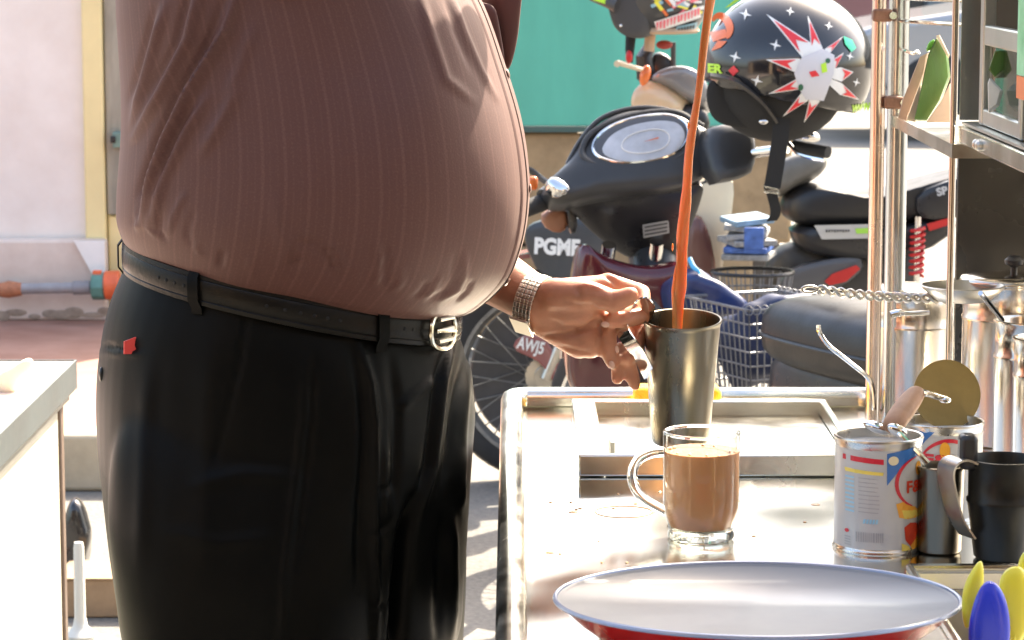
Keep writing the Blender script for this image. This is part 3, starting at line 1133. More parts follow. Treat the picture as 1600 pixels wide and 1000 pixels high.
decal(dm('blue'), [(1377, 697), (1420, 690), (1434, 700), (1412, 712), (1392, 728), (1377, 746)], sf, .0008)
decal(dm('red'), [(1314, 702), (1372, 706), (1372, 714), (1314, 710)], sf, .0008)
decal(dm('yellow'), [(1316, 722), (1372, 726), (1371, 731), (1317, 728)], sf, .0008)
for i in range(9):
    y = 734 + i * 6.5
    decal(dm('lightblue'), [(1317, y), (1329, y + .8), (1329, y + 3.6), (1317, y + 2.8)], sf, .0008)
    decal(dm('grey'), [(1335, y + 1), (1368 - random.uniform(0, 12), y + 2), (1366 - random.uniform(0, 4), y + 3.4), (1335, y + 2.4)], sf, .0008)
for i in range(5):
    decal(dm('lightblue'), [(1342 + i * 4.6, 799), (1345.4 + i * 4.6, 798), (1344.6 + i * 4.6, 805), (1341 + i * 4.6, 806)], sf, .0008)
xb = 1331
while xb < 1373:
    wd = random.choice((1.2, 1.2, 2.0, 2.8))
    decal(dm('grey'), [(xb, 819), (xb + wd, 819), (xb + wd, 834), (xb, 834)], sf, .0008)
    xb += wd + random.choice((1.2, 1.8))
decal(dm('cream'), circle(1387, 708, 8, 7), sf, .0012)
darc(dm('red'), sf, .001, 1436, 744, 44, 40, 105, 245, 1.5, 6)
tdecal(dm('berry'), 'F&', (1408, 741, 1433, 760), sf, .0014, bold=.03)
decal(dm('orange'), circle(1428, 724, 5, 11), sf, .0012)
decal(dm('orange'), [(1391, 775), (1404, 772), (1420, 782), (1438, 778), (1436, 800), (1410, 800), (1396, 796)], sf, .001)
decal(dm('yellow'), [(1400, 785), (1425, 788), (1428, 799), (1404, 799)], sf, .0012)
decal(dm('berry'), [(1404, 812), (1414, 806), (1424, 808), (1430, 816), (1424, 832), (1414, 842), (1406, 832)], sf, .0012)
decal(dm('orange'), [(1412, 838), (1434, 826), (1434, 850), (1420, 853)], sf, .001)
decal(dm('yellow'), [(1400, 836), (1412, 842), (1418, 856), (1400, 858)], sf, .001)
decal(dm('red'), circle(1319, 819, 3, 3, 10), sf, .001)
for i in range(4):
    decal(dm('grey'), [(1316, 827 + i * 4), (1324, 827.6 + i * 4), (1324, 829.6 + i * 4), (1316, 829 + i * 4)], sf, .0008)
INK = {'blue': (.03, .15, .42), 'red': (.62, .02, .04), 'yellow': (.80, .62, .12), 'lightblue': (.30, .55, .68), 'grey': (.38, .38, .38), 'cream': (.75, .66, .42), 'orange': (.85, .38, .04), 'berry': (.62, .05, .015)}


def print_all(parent, name='print'):
    for k, m_ in list(D.items()):
        m_.build('%s_print' % k, M('ink_' + k, INK[k], .35), parent, smooth=False, kind='stuff')
    D.clear()


print_all(t1)

t2, b2, r2, h2 = tin(1470, 808, 124, 656, 'open milk tin with raised golden lid behind the spoon')
sf = surf_cyl(b2.x, b2.y, r2)
decal(dm('blue'), [(1410, 668), (1455, 662), (1440, 678), (1425, 700), (1412, 720)], sf, .0008)
darc(dm('red'), sf, .001, 1474, 722, 44, 44, 20, 160, 1.5, 6)
decal(dm('orange'), circle(1467, 693, 8, 13), sf, .0012)
tdecal(dm('red'), 'F&N', (1434, 699, 1500, 716), sf, .0012, bold=.05)
decal(dm('orange'), [(1436, 760), (1470, 752), (1484, 780), (1440, 800)], sf, .001)
decal(dm('red'), [(1430, 770), (1440, 752), (1447, 790)], sf, .0012)
print_all(t2)
# raised lid of the second tin
lc = at(1479, 616, b2.y + r2 * .75)
gold = M('gold_lacquer', (.26, .18, .055), .5, .2, var=.12, vscale=25, bump=.1, bscale=60)
Rl = rotv('X', 76) @ rotv('Y', 8)
MB().lathe([(.0005, .0), (r2 * .3, .0006), (r2 * .32, .0), (r2 * .55, .0008), (r2 * .57, .0), (r2 * .80, .0), (r2 * .83, -.001), (r2 * .88, .0008), (r2 * .88, .002), (r2 * .82, .0014), (.0005, .0014)], lc, 48, Rl).build('raised_lid', gold, t2)

# ---- wooden-handled spoon laid across the tins
spn = T('wooden_handled_spoon', 'steel spoon with short pinkish wooden handle laid across the milk tins', 'spoon', at(1412, 640, b1.y))
wood = M('pale_wood', (.34, .18, .10), .6, var=.2, vscale=40, bump=.2, bscale=80, stretch=(1, 1, .2))
yS = b1.y - .01
MB().tube([at(1437, 607, yS + .06), at(1428, 618, yS + .055), at(1412, 640, yS + .03), at(1396, 664, yS + .005), at(1390, 671, yS)], [.009, .0125, .014, .0135, .009], 14, flat=.75).build('wood_grip', wood, spn, sub=1)
MB().tube([at(1396, 668, yS), at(1410, 682, yS - .01), at(1432, 704, yS - .02), at(1450, 724, yS - .025)], [.0035, .003, .0028, .003], 8).build('shaft', chrome, spn)
MB().ell(at(1402, 672, yS - .003), (.011, .006, .006), rotv('Y', 25)).build('ferrule', chrome, spn)
MB().tube([at(1434, 612, yS + .055), at(1452, 616, yS + .05), at(1478, 624, yS + .05)], [.004, .0032, .003], 8).build('tang', chrome, spn)
MB().ell(at(1477, 625, yS + .05), (.006, .004, .0035)).build('rivet', chrome, spn)
MB().ell(at(1372, 668, b1.y + .02), (.016, .012, .006), rotv('Y', 18)).build('spoon_bowl', chrome, spn)


# ---- cylindrical canisters and mugs
def pot(name, cxpx, basepx, wpx, toppx, mat, label, cat, lid=None, group=None, collar=True, openm=None, rim_out=.002, taper=1.0):
    b = on(cxpx, basepx, CZ)
    s = scale_at(b.y)
    r = wpx / 2 / s
    h = at(cxpx, toppx, b.y).z - CZ
    t = T(name, label, cat, b, group)
    pr = [(.0005, .001), (r * taper - .003, 0), (r * taper, .003)]
    if collar:
        pr += [(r, h - .045), (r + .0012, h - .043), (r + .0012, h - .040), (r - .0003, h - .038), (r, h - .004)]
    else:
        pr += [(r, h - .004)]
    pr += [(r + rim_out, h - .002), (r + rim_out, h), (r - .001, h + .0006), (r - .0025, h - .003), (r * taper - .003, .006), (.0005, .0055)]
    MB().lathe(pr, b, 64).build('wall', mat, t, angle=50)
    if openm:
        MB().lathe([(.0005, h - .012), (r - .0028, h - .012)], b, 48).build('contents', openm, t)
    if lid:
        MB().lathe([(r - .004, h - .004), (r + .004, h + .001), (r + .005, h + .004), (r + .002, h + .008), (r * .7, h + .011), (r * .25, h + .013), (.0005, h + .0135)], b, 64).build('lid', mat, t, angle=60)
        if lid == 'knob':
            MB().lathe([(.004, 0), (.004, .006), (.011, .010), (.012, .015), (.007, .02), (.0005, .021)], b + V((0, 0, h + .013)), 24).build('lid_knob', black_plastic, t)
    return t, b, r, h


pot('steel_canister', 1424, 636, 126, 458, steel_pot, 'short lidded steel canister at the foot of the corner posts', 'canister', lid='flat', group='steel canisters')
pot('steel_canister', 1578, 690, 156, 442, steel_pot, 'tallest steel canister with dark knob beside the upright rod', 'canister', lid='knob', group='steel canisters')
dark_liquid = M('black_coffee', (.02, .012, .008), .1)
pot('steel_canister', 1606, 735, 112, 500, steel_pot, 'open steel canister half cut off by the right edge', 'canister', openm=dark_liquid, group='steel canisters')
pot('steel_canister', 1640, 760, 120, 528, steel_pot, 'slim steel canister at the extreme right edge', 'canister', openm=dark_liquid, group='steel canisters')
sm_, smb, smr, smh = pot('steel_mug', 1467, 862, 74, 727, steel_cup, 'small plain steel mug in front of the milk tins', 'mug', collar=False, rim_out=.001, taper=.94)
jg, jb, jr, jh = pot('dark_jug', 1566, 872, 112, 716, steel_dark, 'sooty dark steel jug with strap handle at the right', 'jug', collar=True, rim_out=.0015, taper=.80)
hpath = catmull([at(a, b, jb.y - .012) for a, b in ((1516, 722), (1500, 716), (1484, 722), (1478, 740), (1484, 775), (1494, 810), (1512, 838))], 5)
MB().band(hpath, V((.012, -.026, 0)), .002).build('strap_handle', steel_dull, jg)
MB().box(at(1512, 705, jb.y - .008), (.018, .022, .035)).build('lid_stop', black_plastic, jg, bevel=.005)
MB().tube([at(1532, 458, 3.05), at(1566, 500, 3.1)], .003, 8).build('stir_stick', chrome, label='thin steel stir stick leaning in the open canister', cat='stick')

# ---- twisted wire strainer lying on the canisters
stn = T('tea_strainer', 'tea strainer with twisted wire handle lying over the short canister', 'strainer', at(1400, 462, 3.36))
tw = MB()
A, B = at(1278, 452, 3.34), at(1500, 466, 3.34)
ax = (B - A).normalized()
for ph in (0, math.pi):
    pth = []
    for i in range(91):
        t = i / 90
        an = t * 2 * math.pi * 7.5 + ph
        c = A + (B - A) * t + V((0, 0, -.004 * math.sin(math.pi * t)))
        pth.append(c + V((0, math.cos(an) * .0030, math.sin(an) * .0042)))
    tw.tube(pth, .0024, 7)
tw.build('twisted_handle', steel_dull, stn)
lp = [at(1277 + 12 * math.cos(a) - 12, 452 + 5 * math.sin(a), 3.34) for a in [2 * math.pi * i / 20 for i in range(20)]]
MB().loop_tube(lp, .0018, 6).build('end_loop', steel_dull, stn)
bc = at(1478, 462, 3.34)
MB().lathe([(.0005, -.022), (.03, -.018), (.048, -.004), (.050, .0), (.048, .001), (.028, -.016), (.0005, -.020)], bc + V((.02, 0, .012)), 32).build('bowl', steel_dull, stn)
MB().tube(catmull([at(1279, 508, 3.42), at(1281, 520, 3.42), at(1296, 541, 3.42), at(1330, 568, 3.42), at(1360, 596, 3.42), at(1366, 640, 3.42)], 5), .0028, 8).build('wire_hook', chrome,
    label='bent white wire hook leaning beside the short canister', cat='hook')
MB().tube(catmull([at(1392, 492, 3.30), at(1404, 489, 3.30), at(1420, 490, 3.30), at(1452, 488, 3.30)], 4), [.0045] * 6 + [.003] * 7, 10).build('ladle_handle', chrome,
    label='short bright ladle handle resting before the short canister', cat='ladle')

# ---- plastic spoons in the well
spY = 2.36


def spoon(outline, Y, mat, label, lean=0.0):
    r = T('plastic_spoon', label, 'spoon', (at(outline[0][0], outline[0][1], Y).x, Y, CZ - .13), 'plastic spoons standing in the well')
    pts = smooth_loop([at(a, b, Y) for a, b in outline], 2)
    c = sum(pts, V()) / len(pts)
    MB().pillow(pts, (-.15, -1, .15), .008, .003, 5, .8).build('bowl', mat, r)
    zl_ = min(pts, key=lambda p: p.z)
    MB().tube([V((c.x, Y, zl_.z + .01)), V((c.x + lean, Y, zl_.z - .02)), V((c.x + lean * 2, Y + .005, CZ - .132))], [.006, .0045, .004], 8, flat=.5).build('handle', mat, r)


ylw = M('yellow_plastic', (.72, .66, .06), .35, 0, Subsurface_Weight=.25, Subsurface_Radius=(1, .8, .2), Subsurface_Scale=.01)
blu = M('blue_plastic', (.02, .045, .55), .3, 0, Coat_Weight=.2)
spoon([(1530, 872), (1538, 884), (1536, 930), (1520, 975), (1508, 985), (1502, 960), (1504, 915)], spY + .02, ylw, 'narrow yellow spoon left of the blue one', .002)
spoon([(1540, 905), (1560, 912), (1574, 940), (1580, 985), (1572, 1040), (1545, 1060), (1520, 1040), (1511, 990), (1522, 935)], spY, blu, 'blue plastic spoon among the yellow ones', .002)
spoon([(1578, 884), (1600, 886), (1612, 920), (1608, 980), (1590, 1012), (1572, 990), (1560, 930), (1562, 902)], spY + .04, ylw, 'wide yellow spoon right of the blue one', -.002)
spoon([(1600, 858), (1622, 862), (1630, 900), (1612, 960), (1592, 930), (1588, 885)], spY + .07, ylw, 'yellow spoon at the right picture edge', -.002)

# ================================================================== THE MAN
MY = 3.20
man = T('person', 'stout man in brown pinstripe shirt and black trousers pouring tea', 'person', (at(450, 500, MY).x, MY, 0))

# ---- shirt: rings from the belt up to the neck, (back px, front px, half width)
RINGS = [((222, 402), (700, 505), .180), ((214, 386), (712, 490), .187), ((199, 366), (748, 476), .206), ((190, 338), (793, 432), .226), ((190, 305), (815, 375), .240),
         ((193, 258), (823, 312), .246), ((196, 205), (819, 246), .246), ((195, 135), (806, 168), .240), ((191, 65), (784, 92), .232), ((188, 5), (757, 22), .228),
         ((190, -60), (716, -55), .225), ((206, -110), (690, -110), .222), ((262, -150), (640, -150), .205), ((340, -170), (540, -172), .13), ((372, -182), (520, -184), .075)]
NR, NC = 190, 300


def ring_interp(t):
    n = len(RINGS) - 1
    x = min(max(t, 0), 1) * n
    i = min(int(x), n - 1)
    f = x - i
    q = []
    for k in range(5):
        def g(j):
            j = min(max(j, 0), n)
            a, b, w_ = RINGS[j]
            return (a[0], a[1], b[0], b[1], w_)[k]
        p0, p1, p2, p3 = g(i - 1), g(i), g(i + 1), g(i + 2)
        q.append(.5 * (2 * p1 + (p2 - p0) * f + (2 * p0 - 5 * p1 + 4 * p2 - p3) * f * f + (3 * p1 - p0 - 3 * p2 + p3) * f ** 3))
    return q


def ring_pts(q, nc, Yc=MY, e=.86, grow=0.):
    A, B = at(q[0], q[1], Yc), at(q[2], q[3], Yc)
    out = []
    xc, a = (A.x + B.x) / 2, (B.x - A.x) / 2 + grow
    for j in range(nc):
        ph = 2 * math.pi * j / nc
        c, s = math.cos(ph), math.sin(ph)
        cc = math.copysign(abs(c) ** e, c)
        ss = math.copysign(abs(s) ** e, s)
        out.append((xc + a * cc, Yc + (q[4] + grow) * ss, A.z + (B.z - A.z) * (cc + 1) / 2))
    return out


P = np.array([ring_pts(ring_interp(i / (NR - 1)), NC) for i in range(NR)])      # NR x NC x 3
du = np.roll(P, -1, 1) - np.roll(P, 1, 1)
dv = np.gradient(P, axis=0)
N = np.cross(du, dv)
N /= np.linalg.norm(N, axis=2, keepdims=True) + 1e-9
P2, N2 = P.reshape(-1, 3), N.reshape(-1, 3)
arc_ = np.concatenate([[0], np.cumsum(np.linalg.norm(np.diff(P[95], axis=0), axis=1))])
UV = np.stack([np.tile(arc_, NR), P2[:, 2]], 1)
F = []
for i in range(NR - 1):
    for j in range(NC):
        q = (j + 1) % NC
        F.append((i * NC + j, i * NC + q, (i + 1) * NC + q, (i + 1) * NC + j))
near = np.clip((MY + .06 - P2[:, 1]) / .08, 0, 1)
SHIRT_FOLDS = [
    ([(262, 5), (238, 90), (208, 195)], 9, .0055), ([(246, 10), (222, 95), (202, 160)], 6, -.003),
    ([(318, -40), (296, 60), (250, 150), (212, 215)], 9, .0065), ([(300, -20), (276, 70), (232, 150)], 7, -.0035),
    ([(376, -30), (350, 50), (296, 140), (262, 215), (236, 290), (222, 352)], 9, .0085), ([(350, 0), (322, 70), (275, 150), (246, 220), (222, 300), (214, 345)], 8, -.0055),
    ([(322, 150), (290, 205), (255, 280), (238, 350)], 8, .0055), ([(300, 160), (272, 220), (244, 300)], 7, -.003),
    ([(374, 130), (345, 185), (312, 240)], 10, .0035), ([(395, 40), (372, 110), (350, 150)], 9, .003),
    ([(288, 300), (270, 335), (262, 365)], 5, .0045), ([(300, 330), (290, 365), (296, 385)], 4, -.0035), ([(252, 330), (248, 360), (258, 378)], 4, -.0045),
    ([(236, 330), (232, 355), (244, 372)], 4, .0035), ([(220, 300), (214, 335), (218, 362)], 4, .004),
    ([(655, -10), (672, 60), (694, 125), (740, 160)], 9, .004), ([(700, -10), (722, 50), (750, 110), (776, 155)], 6, .0045), ([(690, -10), (708, 50), (735, 110)], 6, -.003),
    ([(468, 360), (452, 392), (440, 418)], 6, .0042), ([(484, 372), (468, 400), (452, 424)], 5, -.0048), ([(500, 380), (514, 408), (524, 432)], 5, -.0052), ([(512, 376), (528, 406), (536, 430)], 5, .0042),
    ([(590, 380), (592, 415), (586, 446)], 5, .005), ([(602, 384), (604, 415), (598, 448)], 5, -.0036), ([(430, 300), (436, 350), (444, 400)], 16, .003), ([(480, 270), (474, 320), (478, 360)], 14, .0025),
    ([(728, 395), (726, 435), (716, 455), (690, 470)], 6, .0055), ([(712, 400), (708, 440), (694, 460), (672, 468)], 6, -.0048), ([(690, 430), (680, 452), (664, 466)], 4, .0042), ([(668, 440), (656, 458), (645, 466)], 4, -.004),
    ([(740, 440), (732, 458), (716, 472)], 4, -.005), ([(350, 390), (344, 408), (346, 420)], 4, -.004), ([(396, 402), (392, 416), (394, 430)], 4, .003), ([(560, 420), (556, 436), (550, 446)], 4, .0035),
    ([(630, 420), (624, 444), (612, 456)], 4, .004), ([(310, 376), (306, 390), (312, 402)], 3.5, .003)]
P2 = ridges(P2, N2, [(a, b * (.72 if a[0][1] < 200 else .7), c * (1.25 if a[0][0] < 400 and a[0][1] < 200 else .7 if a[0][1] < 200 else .6)) for a, b, c in SHIRT_FOLDS], near)
# slack swell of the cloth
rng = np.random.default_rng(3)
D_ = np.zeros(len(P2))
for _ in range(26):
    kx, kz = rng.normal(0, 16, 2)
    D_ += .0006 * np.sin(P2[:, 0] * kx + P2[:, 2] * kz * .7 + rng.uniform(0, 6.3))
P2 = P2 + N2 * D_[:, None]

shm = bpy.data.materials.new('brown_pinstripe_cloth')
shm.use_nodes = True
t = shm.node_tree
p = t.nodes['Principled BSDF']
p.inputs['Roughness'].default_value = .62
p.inputs['Sheen Weight'].default_value = .10
p.inputs['Sheen Roughness'].default_value = .4
p.inputs['Sheen Tint'].default_value = (1, .8, .7, 1)
uvn = t.nodes.new('ShaderNodeUVMap')
sx_ = t.nodes.new('ShaderNodeSeparateXYZ')
t.links.new(uvn.outputs[0], sx_.inputs[0])


def mnode(op, a, b=None, c=None):
    n = t.nodes.new('ShaderNodeMath')
    n.operation = op
    for i, q in enumerate((a, b, c)):
        if q is None:
            continue
        if isinstance(q, (int, float)):
            n.inputs[i].default_value = q
        else:
            t.links.new(q, n.inputs[i])
    return n.outputs[0]


sc_ = mnode('MULTIPLY', sx_.outputs[0], 1 / .0245)
fr_a = mnode('ABSOLUTE', mnode('SUBTRACT', mnode('FRACT', sc_), .5))
line1 = mnode('LESS_THAN', fr_a, .085)
fr_b = mnode('ABSOLUTE', mnode('SUBTRACT', mnode('FRACT', mnode('MULTIPLY', sc_, 3.0)), .5))
line2 = mnode('LESS_THAN', fr_b, .12)
st2 = mnode('ADD', mnode('MULTIPLY', line1, .11), mnode('MULTIPLY', line2, .06))
nz_ = t.nodes.new('ShaderNodeTexNoise')
nz_.inputs['Scale'].default_value = 420
t.links.new(uvn.outputs[0], nz_.inputs['Vector'])
st3 = mnode('ADD', st2, mnode('MULTIPLY', mnode('SUBTRACT', nz_.outputs['Fac'], .5), .5))
mx = t.nodes.new('ShaderNodeMix')
mx.data_type = 'RGBA'
mx.inputs['A'].default_value = (.090, .033, .027, 1)
mx.inputs['B'].default_value = (.22, .11, .09, 1)
t.links.new(st3, mx.inputs['Factor'])
t.links.new(mx.outputs['Result'], p.inputs['Base Color'])
bp = t.nodes.new('ShaderNodeBump')
bp.inputs['Strength'].default_value = .12
bp.inputs['Distance'].default_value = .001
t.links.new(nz_.outputs['Fac'], bp.inputs['Height'])
t.links.new(bp.outputs[0], p.inputs['Normal'])
shirt = raw_object('shirt', P2, F, shm, man, uv=UV)
so = shirt.modifiers.new('thick', 'SOLIDIFY')
so.thickness, so.offset = .0012, -1

# front placket: a folded strip standing 1.5 mm proud, running down the front
grid = P2.reshape(NR, NC, 3)
Ng = N2.reshape(NR, NC, 3)
pl, pf = [], []
ja, jb_ = -15, 4
cols = list(range(ja, jb_ + 1))
rows = list(range(14, 165, 1))
for i in rows:
    for k_, j in enumerate(cols):
        e_ = 0.0016 if 0 < k_ < len(cols) - 1 else -.001
        pl.append(tuple(grid[i, j % NC] + Ng[i, j % NC] * e_))
m_ = len(cols)
for i in range(len(rows) - 1):
    for k_ in range(m_ - 1):
        pf.append((i * m_ + k_, i * m_ + k_ + 1, (i + 1) * m_ + k_ + 1, (i + 1) * m_ + k_))
uvp = np.array([UV[i * NC + j % NC] for i in rows for j in cols])
raw_object('placket', np.array(pl), pf, shm, shirt, uv=uvp)
for i in (40, 72, 104):
    c = V(grid[i, (-5) % NC] + Ng[i, (-5) % NC] * .003)
    nn = V(Ng[i, (-5) % NC])
    MB().ell(c, (.0055, .0055, .0016), nn.to_track_quat('Z', 'Y').to_matrix(), nu=14, nv=6).build('button', M('shirt_button', (.25, .15, .12), .3), shirt)

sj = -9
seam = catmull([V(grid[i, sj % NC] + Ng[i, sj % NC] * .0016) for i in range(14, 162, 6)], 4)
MB().tube(seam, .0011, 6).build('placket_seam', M('seam_shadow', (.03, .015, .012), .8), shirt)  # dark thread tube that also paints the shade line along the placket
# breast pocket sagging open on the far side
pk_ = smooth_loop([at(a, b, MY + .06) for a, b in ((738, 6), (752, 3), (770, 8), (776, 30), (790, 118), (778, 112), (762, 85), (748, 45))], 2)
MB().pillow(pk_, (.5, -.8, .1), .010, .03, 5, .7).build('pocket', shm, shirt)
pk_ = smooth_loop([at(a, b, MY + .085) for a, b in ((758, -30), (790, -30), (812, -20), (808, 20), (803, 70), (790, 120), (776, 95), (766, 40))], 2)
MB().pillow(pk_, (.5, -.8, .1), .016, .03, 5, .7).build('pocket_flap', shm, shirt)

# sleeves (the near arm is lifted to pour)
SR, ER, WR = at(440, -95, 3.02), at(735, -300, 2.98), at(1010, -400, 3.16)
SL, EL, WL = at(470, -85, 3.40), at(610, 330, 3.48), at(838, 471, 3.315)
for S_, E_, nm in ((SR, ER, 'sleeve'), (SL, EL, 'sleeve')):
    a, b = S_, S_ + (E_ - S_) * .72
    MB().tube([a - (b - a) * .15, a, a + (b - a) * .5, b, b - (b - a) * .02], [.075, .088, .082, .085, .078], 28, caps=False).build(nm, shm, shirt, sub=1)

# ---- trousers
tb = MB()
HIP = [((212, 392), (706, 497), .183), ((196, 425), (722, 535), .190), ((172, 490), (738, 585), .198), ((155, 590), (744, 645), .205), ((153, 690), (737, 715), .209), ((163, 790), (730, 795), .208), ((180, 900), (724, 900), .195), ((200, 1000), (715, 1000), .18), ((260, 1100), (640, 1100), .13), ((340, 1160), (560, 1160), .06)]
NEAR = [((280, 520), (560, 520), .02), ((215, 600), (620, 600), .062), ((172, 690), (648, 690), .090), ((163, 790), (632, 790), .108), ((177, 900), (616, 900), .118), ((190, 1000), (607, 1000), .112), ((230, 1230), (592, 1230), .098), ((285, 1600), (560, 1600), .086), ((300, 2010), (560, 2010), .088)]
FAR = [((500, 520), (680, 520), .02), ((450, 600), (725, 600), .062), ((430, 690), (734, 690), .090), ((425, 790), (730, 790), .12), ((420, 900), (729, 900), .115), ((420, 1000), (724, 1000), .11), ((425, 1230), (712, 1230), .098), ((450, 1600), (690, 1600), .085), ((450, 2000), (690, 2000), .088)]


def loft(mb, rings, Yc, e):
    vs, fs = [], []
    n = 48
    flat_ = catmull([np.array((a[0], a[1], b[0], b[1], w_)) for a, b, w_ in rings], 6)
    rings = flat_
    for q_ in flat_:
        vs += ring_pts(tuple(q_), n, Yc, e)
    for i in range(len(rings) - 1):
        for j in range(n):
            q = (j + 1) % n
            fs.append((i * n + j, i * n + q, (i + 1) * n + q, (i + 1) * n + j))
    fs += [tuple(range(n)), tuple((len(rings) - 1) * n + j for j in range(n - 1, -1, -1))]
    mb.add(vs, fs)


loft(tb, HIP, MY, .88)
loft(tb, NEAR, MY - .115, .9)
loft(tb, FAR, MY + .115, .9)
Pt, Nt, Ft = fused(tb, .0045, 18, .6)
TR_FOLDS = [
    ([(480, 560), (474, 660), (462, 760), (445, 900), (436, 1100)], 5, .0040), ([(491, 560), (486, 660), (475, 760), (457, 900)], 5, -.0040),
    ([(562, 535), (580, 600), (586, 660), (584, 760), (586, 880), (590, 1020)], 6, .0095), ([(548, 540), (566, 610), (570, 680), (564, 790), (562, 920)], 8, -.0050),
    ([(612, 560), (622, 640), (618, 720), (616, 800)], 9, -.0045), ([(690, 590), (662, 612), (625, 640)], 8, .0050),
    ([(712, 530), (700, 590), (694, 660), (684, 730), (662, 800)], 5, .0060), ([(702, 535), (690, 590), (683, 660), (672, 730), (652, 790)], 5, -.0065),
    ([(728, 550), (718, 620), (708, 700), (690, 780)], 5, -.0045), ([(735, 570), (730, 640), (724, 720), (716, 800)], 5, .0045),
    ([(650, 780), (634, 840), (624, 920), (618, 1030)], 9, -.0240), ([(604, 690), (602, 760), (604, 820)], 9, .0045), ([(606, 850), (602, 920), (604, 990)], 9, .0045),
    ([(572, 838), (594, 830), (616, 812)], 3.5, -.0040), ([(580, 950), (598, 944), (612, 934)], 3.5, -.0035), ([(590, 770), (606, 764), (618, 750)], 3.5, -.0030),
    ([(706, 800), (704, 880), (704, 1000)], 7, .0070), ([(690, 810), (684, 900), (682, 1000)], 7, -.0050), ([(722, 690), (716, 750), (722, 800)], 6, .0040),
    ([(230, 560), (222, 700), (216, 900)], 14, .003), ([(330, 520), (322, 700), (316, 900)], 20, .0025), ([(388, 480), (376, 560), (354, 650), (330, 740)], 3, -.0030),
    ([(160, 541), (190, 544), (224, 544)], 3.5, -.0025), ([(160, 549), (190, 552), (224, 552)], 4, .0015), ([(300, 760), (380, 740), (460, 745)], 12, .0025), ([(250, 830), (340, 850), (430, 840)], 12, .002)]
nearT = np.clip((MY + .20 - Pt[:, 1]) / .08, 0, 1)
Pt = ridges(Pt, Nt, TR_FOLDS, nearT)
D_ = np.zeros(len(Pt))
for _ in range(30):
    kx, ky, kz = rng.normal(0, 14, 3)
    D_ += .0007 * np.sin(Pt[:, 0] * kx * 1.4 + Pt[:, 1] * ky + Pt[:, 2] * kz * .6 + rng.uniform(0, 6.3))
Pt = Pt + Nt * D_[:, None]
trm = M('black_trouser_cloth', (.0024, .0026, .0023), .42, 0, var=.2, vscale=30, bump=.1, bscale=900, Specular_IOR_Level=.09)
trousers = raw_object('trousers', Pt, Ft, trm, man)

# ---- belt, loops, buckle
BELT = (209, 392, 708, 502, .187)


def belt_pt(ph, off=0., dz=0.):
    A, B = at(BELT[0], BELT[1], MY), at(BELT[2], BELT[3], MY)
    c, s = math.cos(ph), math.sin(ph)
    e = .87
    cc, ss = math.copysign(abs(c) ** e, c), math.copysign(abs(s) ** e, s)
    a, b = (B.x - A.x) / 2, BELT[4]
    n = V((c / a, s / b, 0)).normalized()
    p_ = V(((A.x + B.x) / 2 + a * cc, MY + b * ss, A.z + (B.z - A.z) * (cc + 1) / 2))
    return p_ + n * off + V((0, 0, dz)), n


bt = MB()
vs, fs = [], []
n_ = 120
pr = [(.006, -.0172), (.0095, -.0166), (.0103, -.0120), (.0095, -.0110), (.0105, -.009), (.0108, 0), (.0105, .009), (.0095, .0110), (.0103, .0120), (.0095, .0166), (.006, .0172), (.003, .0)]
for i in range(n_):
    for (o_, z_) in pr:
        vs.append(belt_pt(2 * math.pi * i / n_, o_, z_)[0])
m_ = len(pr)
for i in range(n_):
    for j in range(m_):
        q, r_ = (j + 1) % m_, (i + 1) % n_
        fs.append((i * m_ + j, i * m_ + q, r_ * m_ + q, r_ * m_ + j))
bt.add(vs, fs)
leather = M('dark_belt_leather', (.005, .0045, .0035), .33, 0, var=.4, vscale=30, rvar=.14, rscale=9, bump=.15, bscale=140, Specular_IOR_Level=.22)
belt = bt.build('belt', leather, man, angle=35)
ho = MB()
hm = M('belt_hole', (.004, .004, .004), .8)
for ph0, k in ((-2.30, 5), (-1.62, 6), (-.86, 3)):
    for i in range(k):
        c, n = belt_pt(ph0 + i * .068, .0108)
        ho = MB().ell(c, (.0022, .0022, .0008), n.to_track_quat('Z', 'Y').to_matrix(), nu=10, nv=6)
        ho.build('belt_hole', hm, belt)
for ph in (-2.95, -2.02, -1.02, 2.2, 1.2):
    pth = []
    for dz in (-.028, -.022, -.012, 0, .012, .022, .027):
        c, n = belt_pt(ph, .0145 if abs(dz) < .02 else .007, dz)
        pth.append(c)
    n = belt_pt(ph)[1]
    MB().band(pth, V((0, 0, 1)).cross(n).normalized() * .013, .0016).build('belt_loop', trm, trousers)
c, n = belt_pt(-.52, .0155)
tx = belt_pt(-.47)[0] - belt_pt(-.57)[0]
tx.normalize()
up = n.cross(tx).normalized()
up = -up if up.z < 0 else up
bk = smooth_loop([c + tx * a + up * b for a, b in ((-.030, -.020), (.024, -.020), (.024, .020), (-.030, .020))], 2)
brass = M('pale_buckle', (.80, .76, .62), .2, 1, var=.1, vscale=40)
buck = MB().loop_tube(bk, .0030, 8).build('buckle', brass, belt)
MB().tube([c + tx * -.022 + n * .002, c + tx * .0 + n * .004, c + tx * .022 + n * .002], .0022, 8).build('buckle_prong', brass, belt)
for k in (-.012, 0, .012):
    MB().tube([c + tx * -.016 + up * k + n * .002, c + tx * .014 + up * (k + .003) + n * .003], .0026, 8).build('buckle_bar', steel_dull, belt)

# hip pocket button and the red slip in the pocket
bq = MB().ell(at(159, 585, MY - .062), (.0034, .0060, .0085)).build('pocket_button', M('dark_button', (.03, .032, .03), .3), trousers)
c = at(207, 536, MY - .140)
MB().prism([c + V((-.010, 0, -.012)), c + V((.010, .004, -.012)), c + V((.009, .004, .004)), c + V((.003, .002, .0065)), c + V((-.0095, 0, .002))], (.001, -.0016, 0)).build('red_slip', M('red_paper', (.75, .06, .05), .5, var=.1),
    label='small red paper slip peeping from the trouser hip pocket', cat='paper slip')

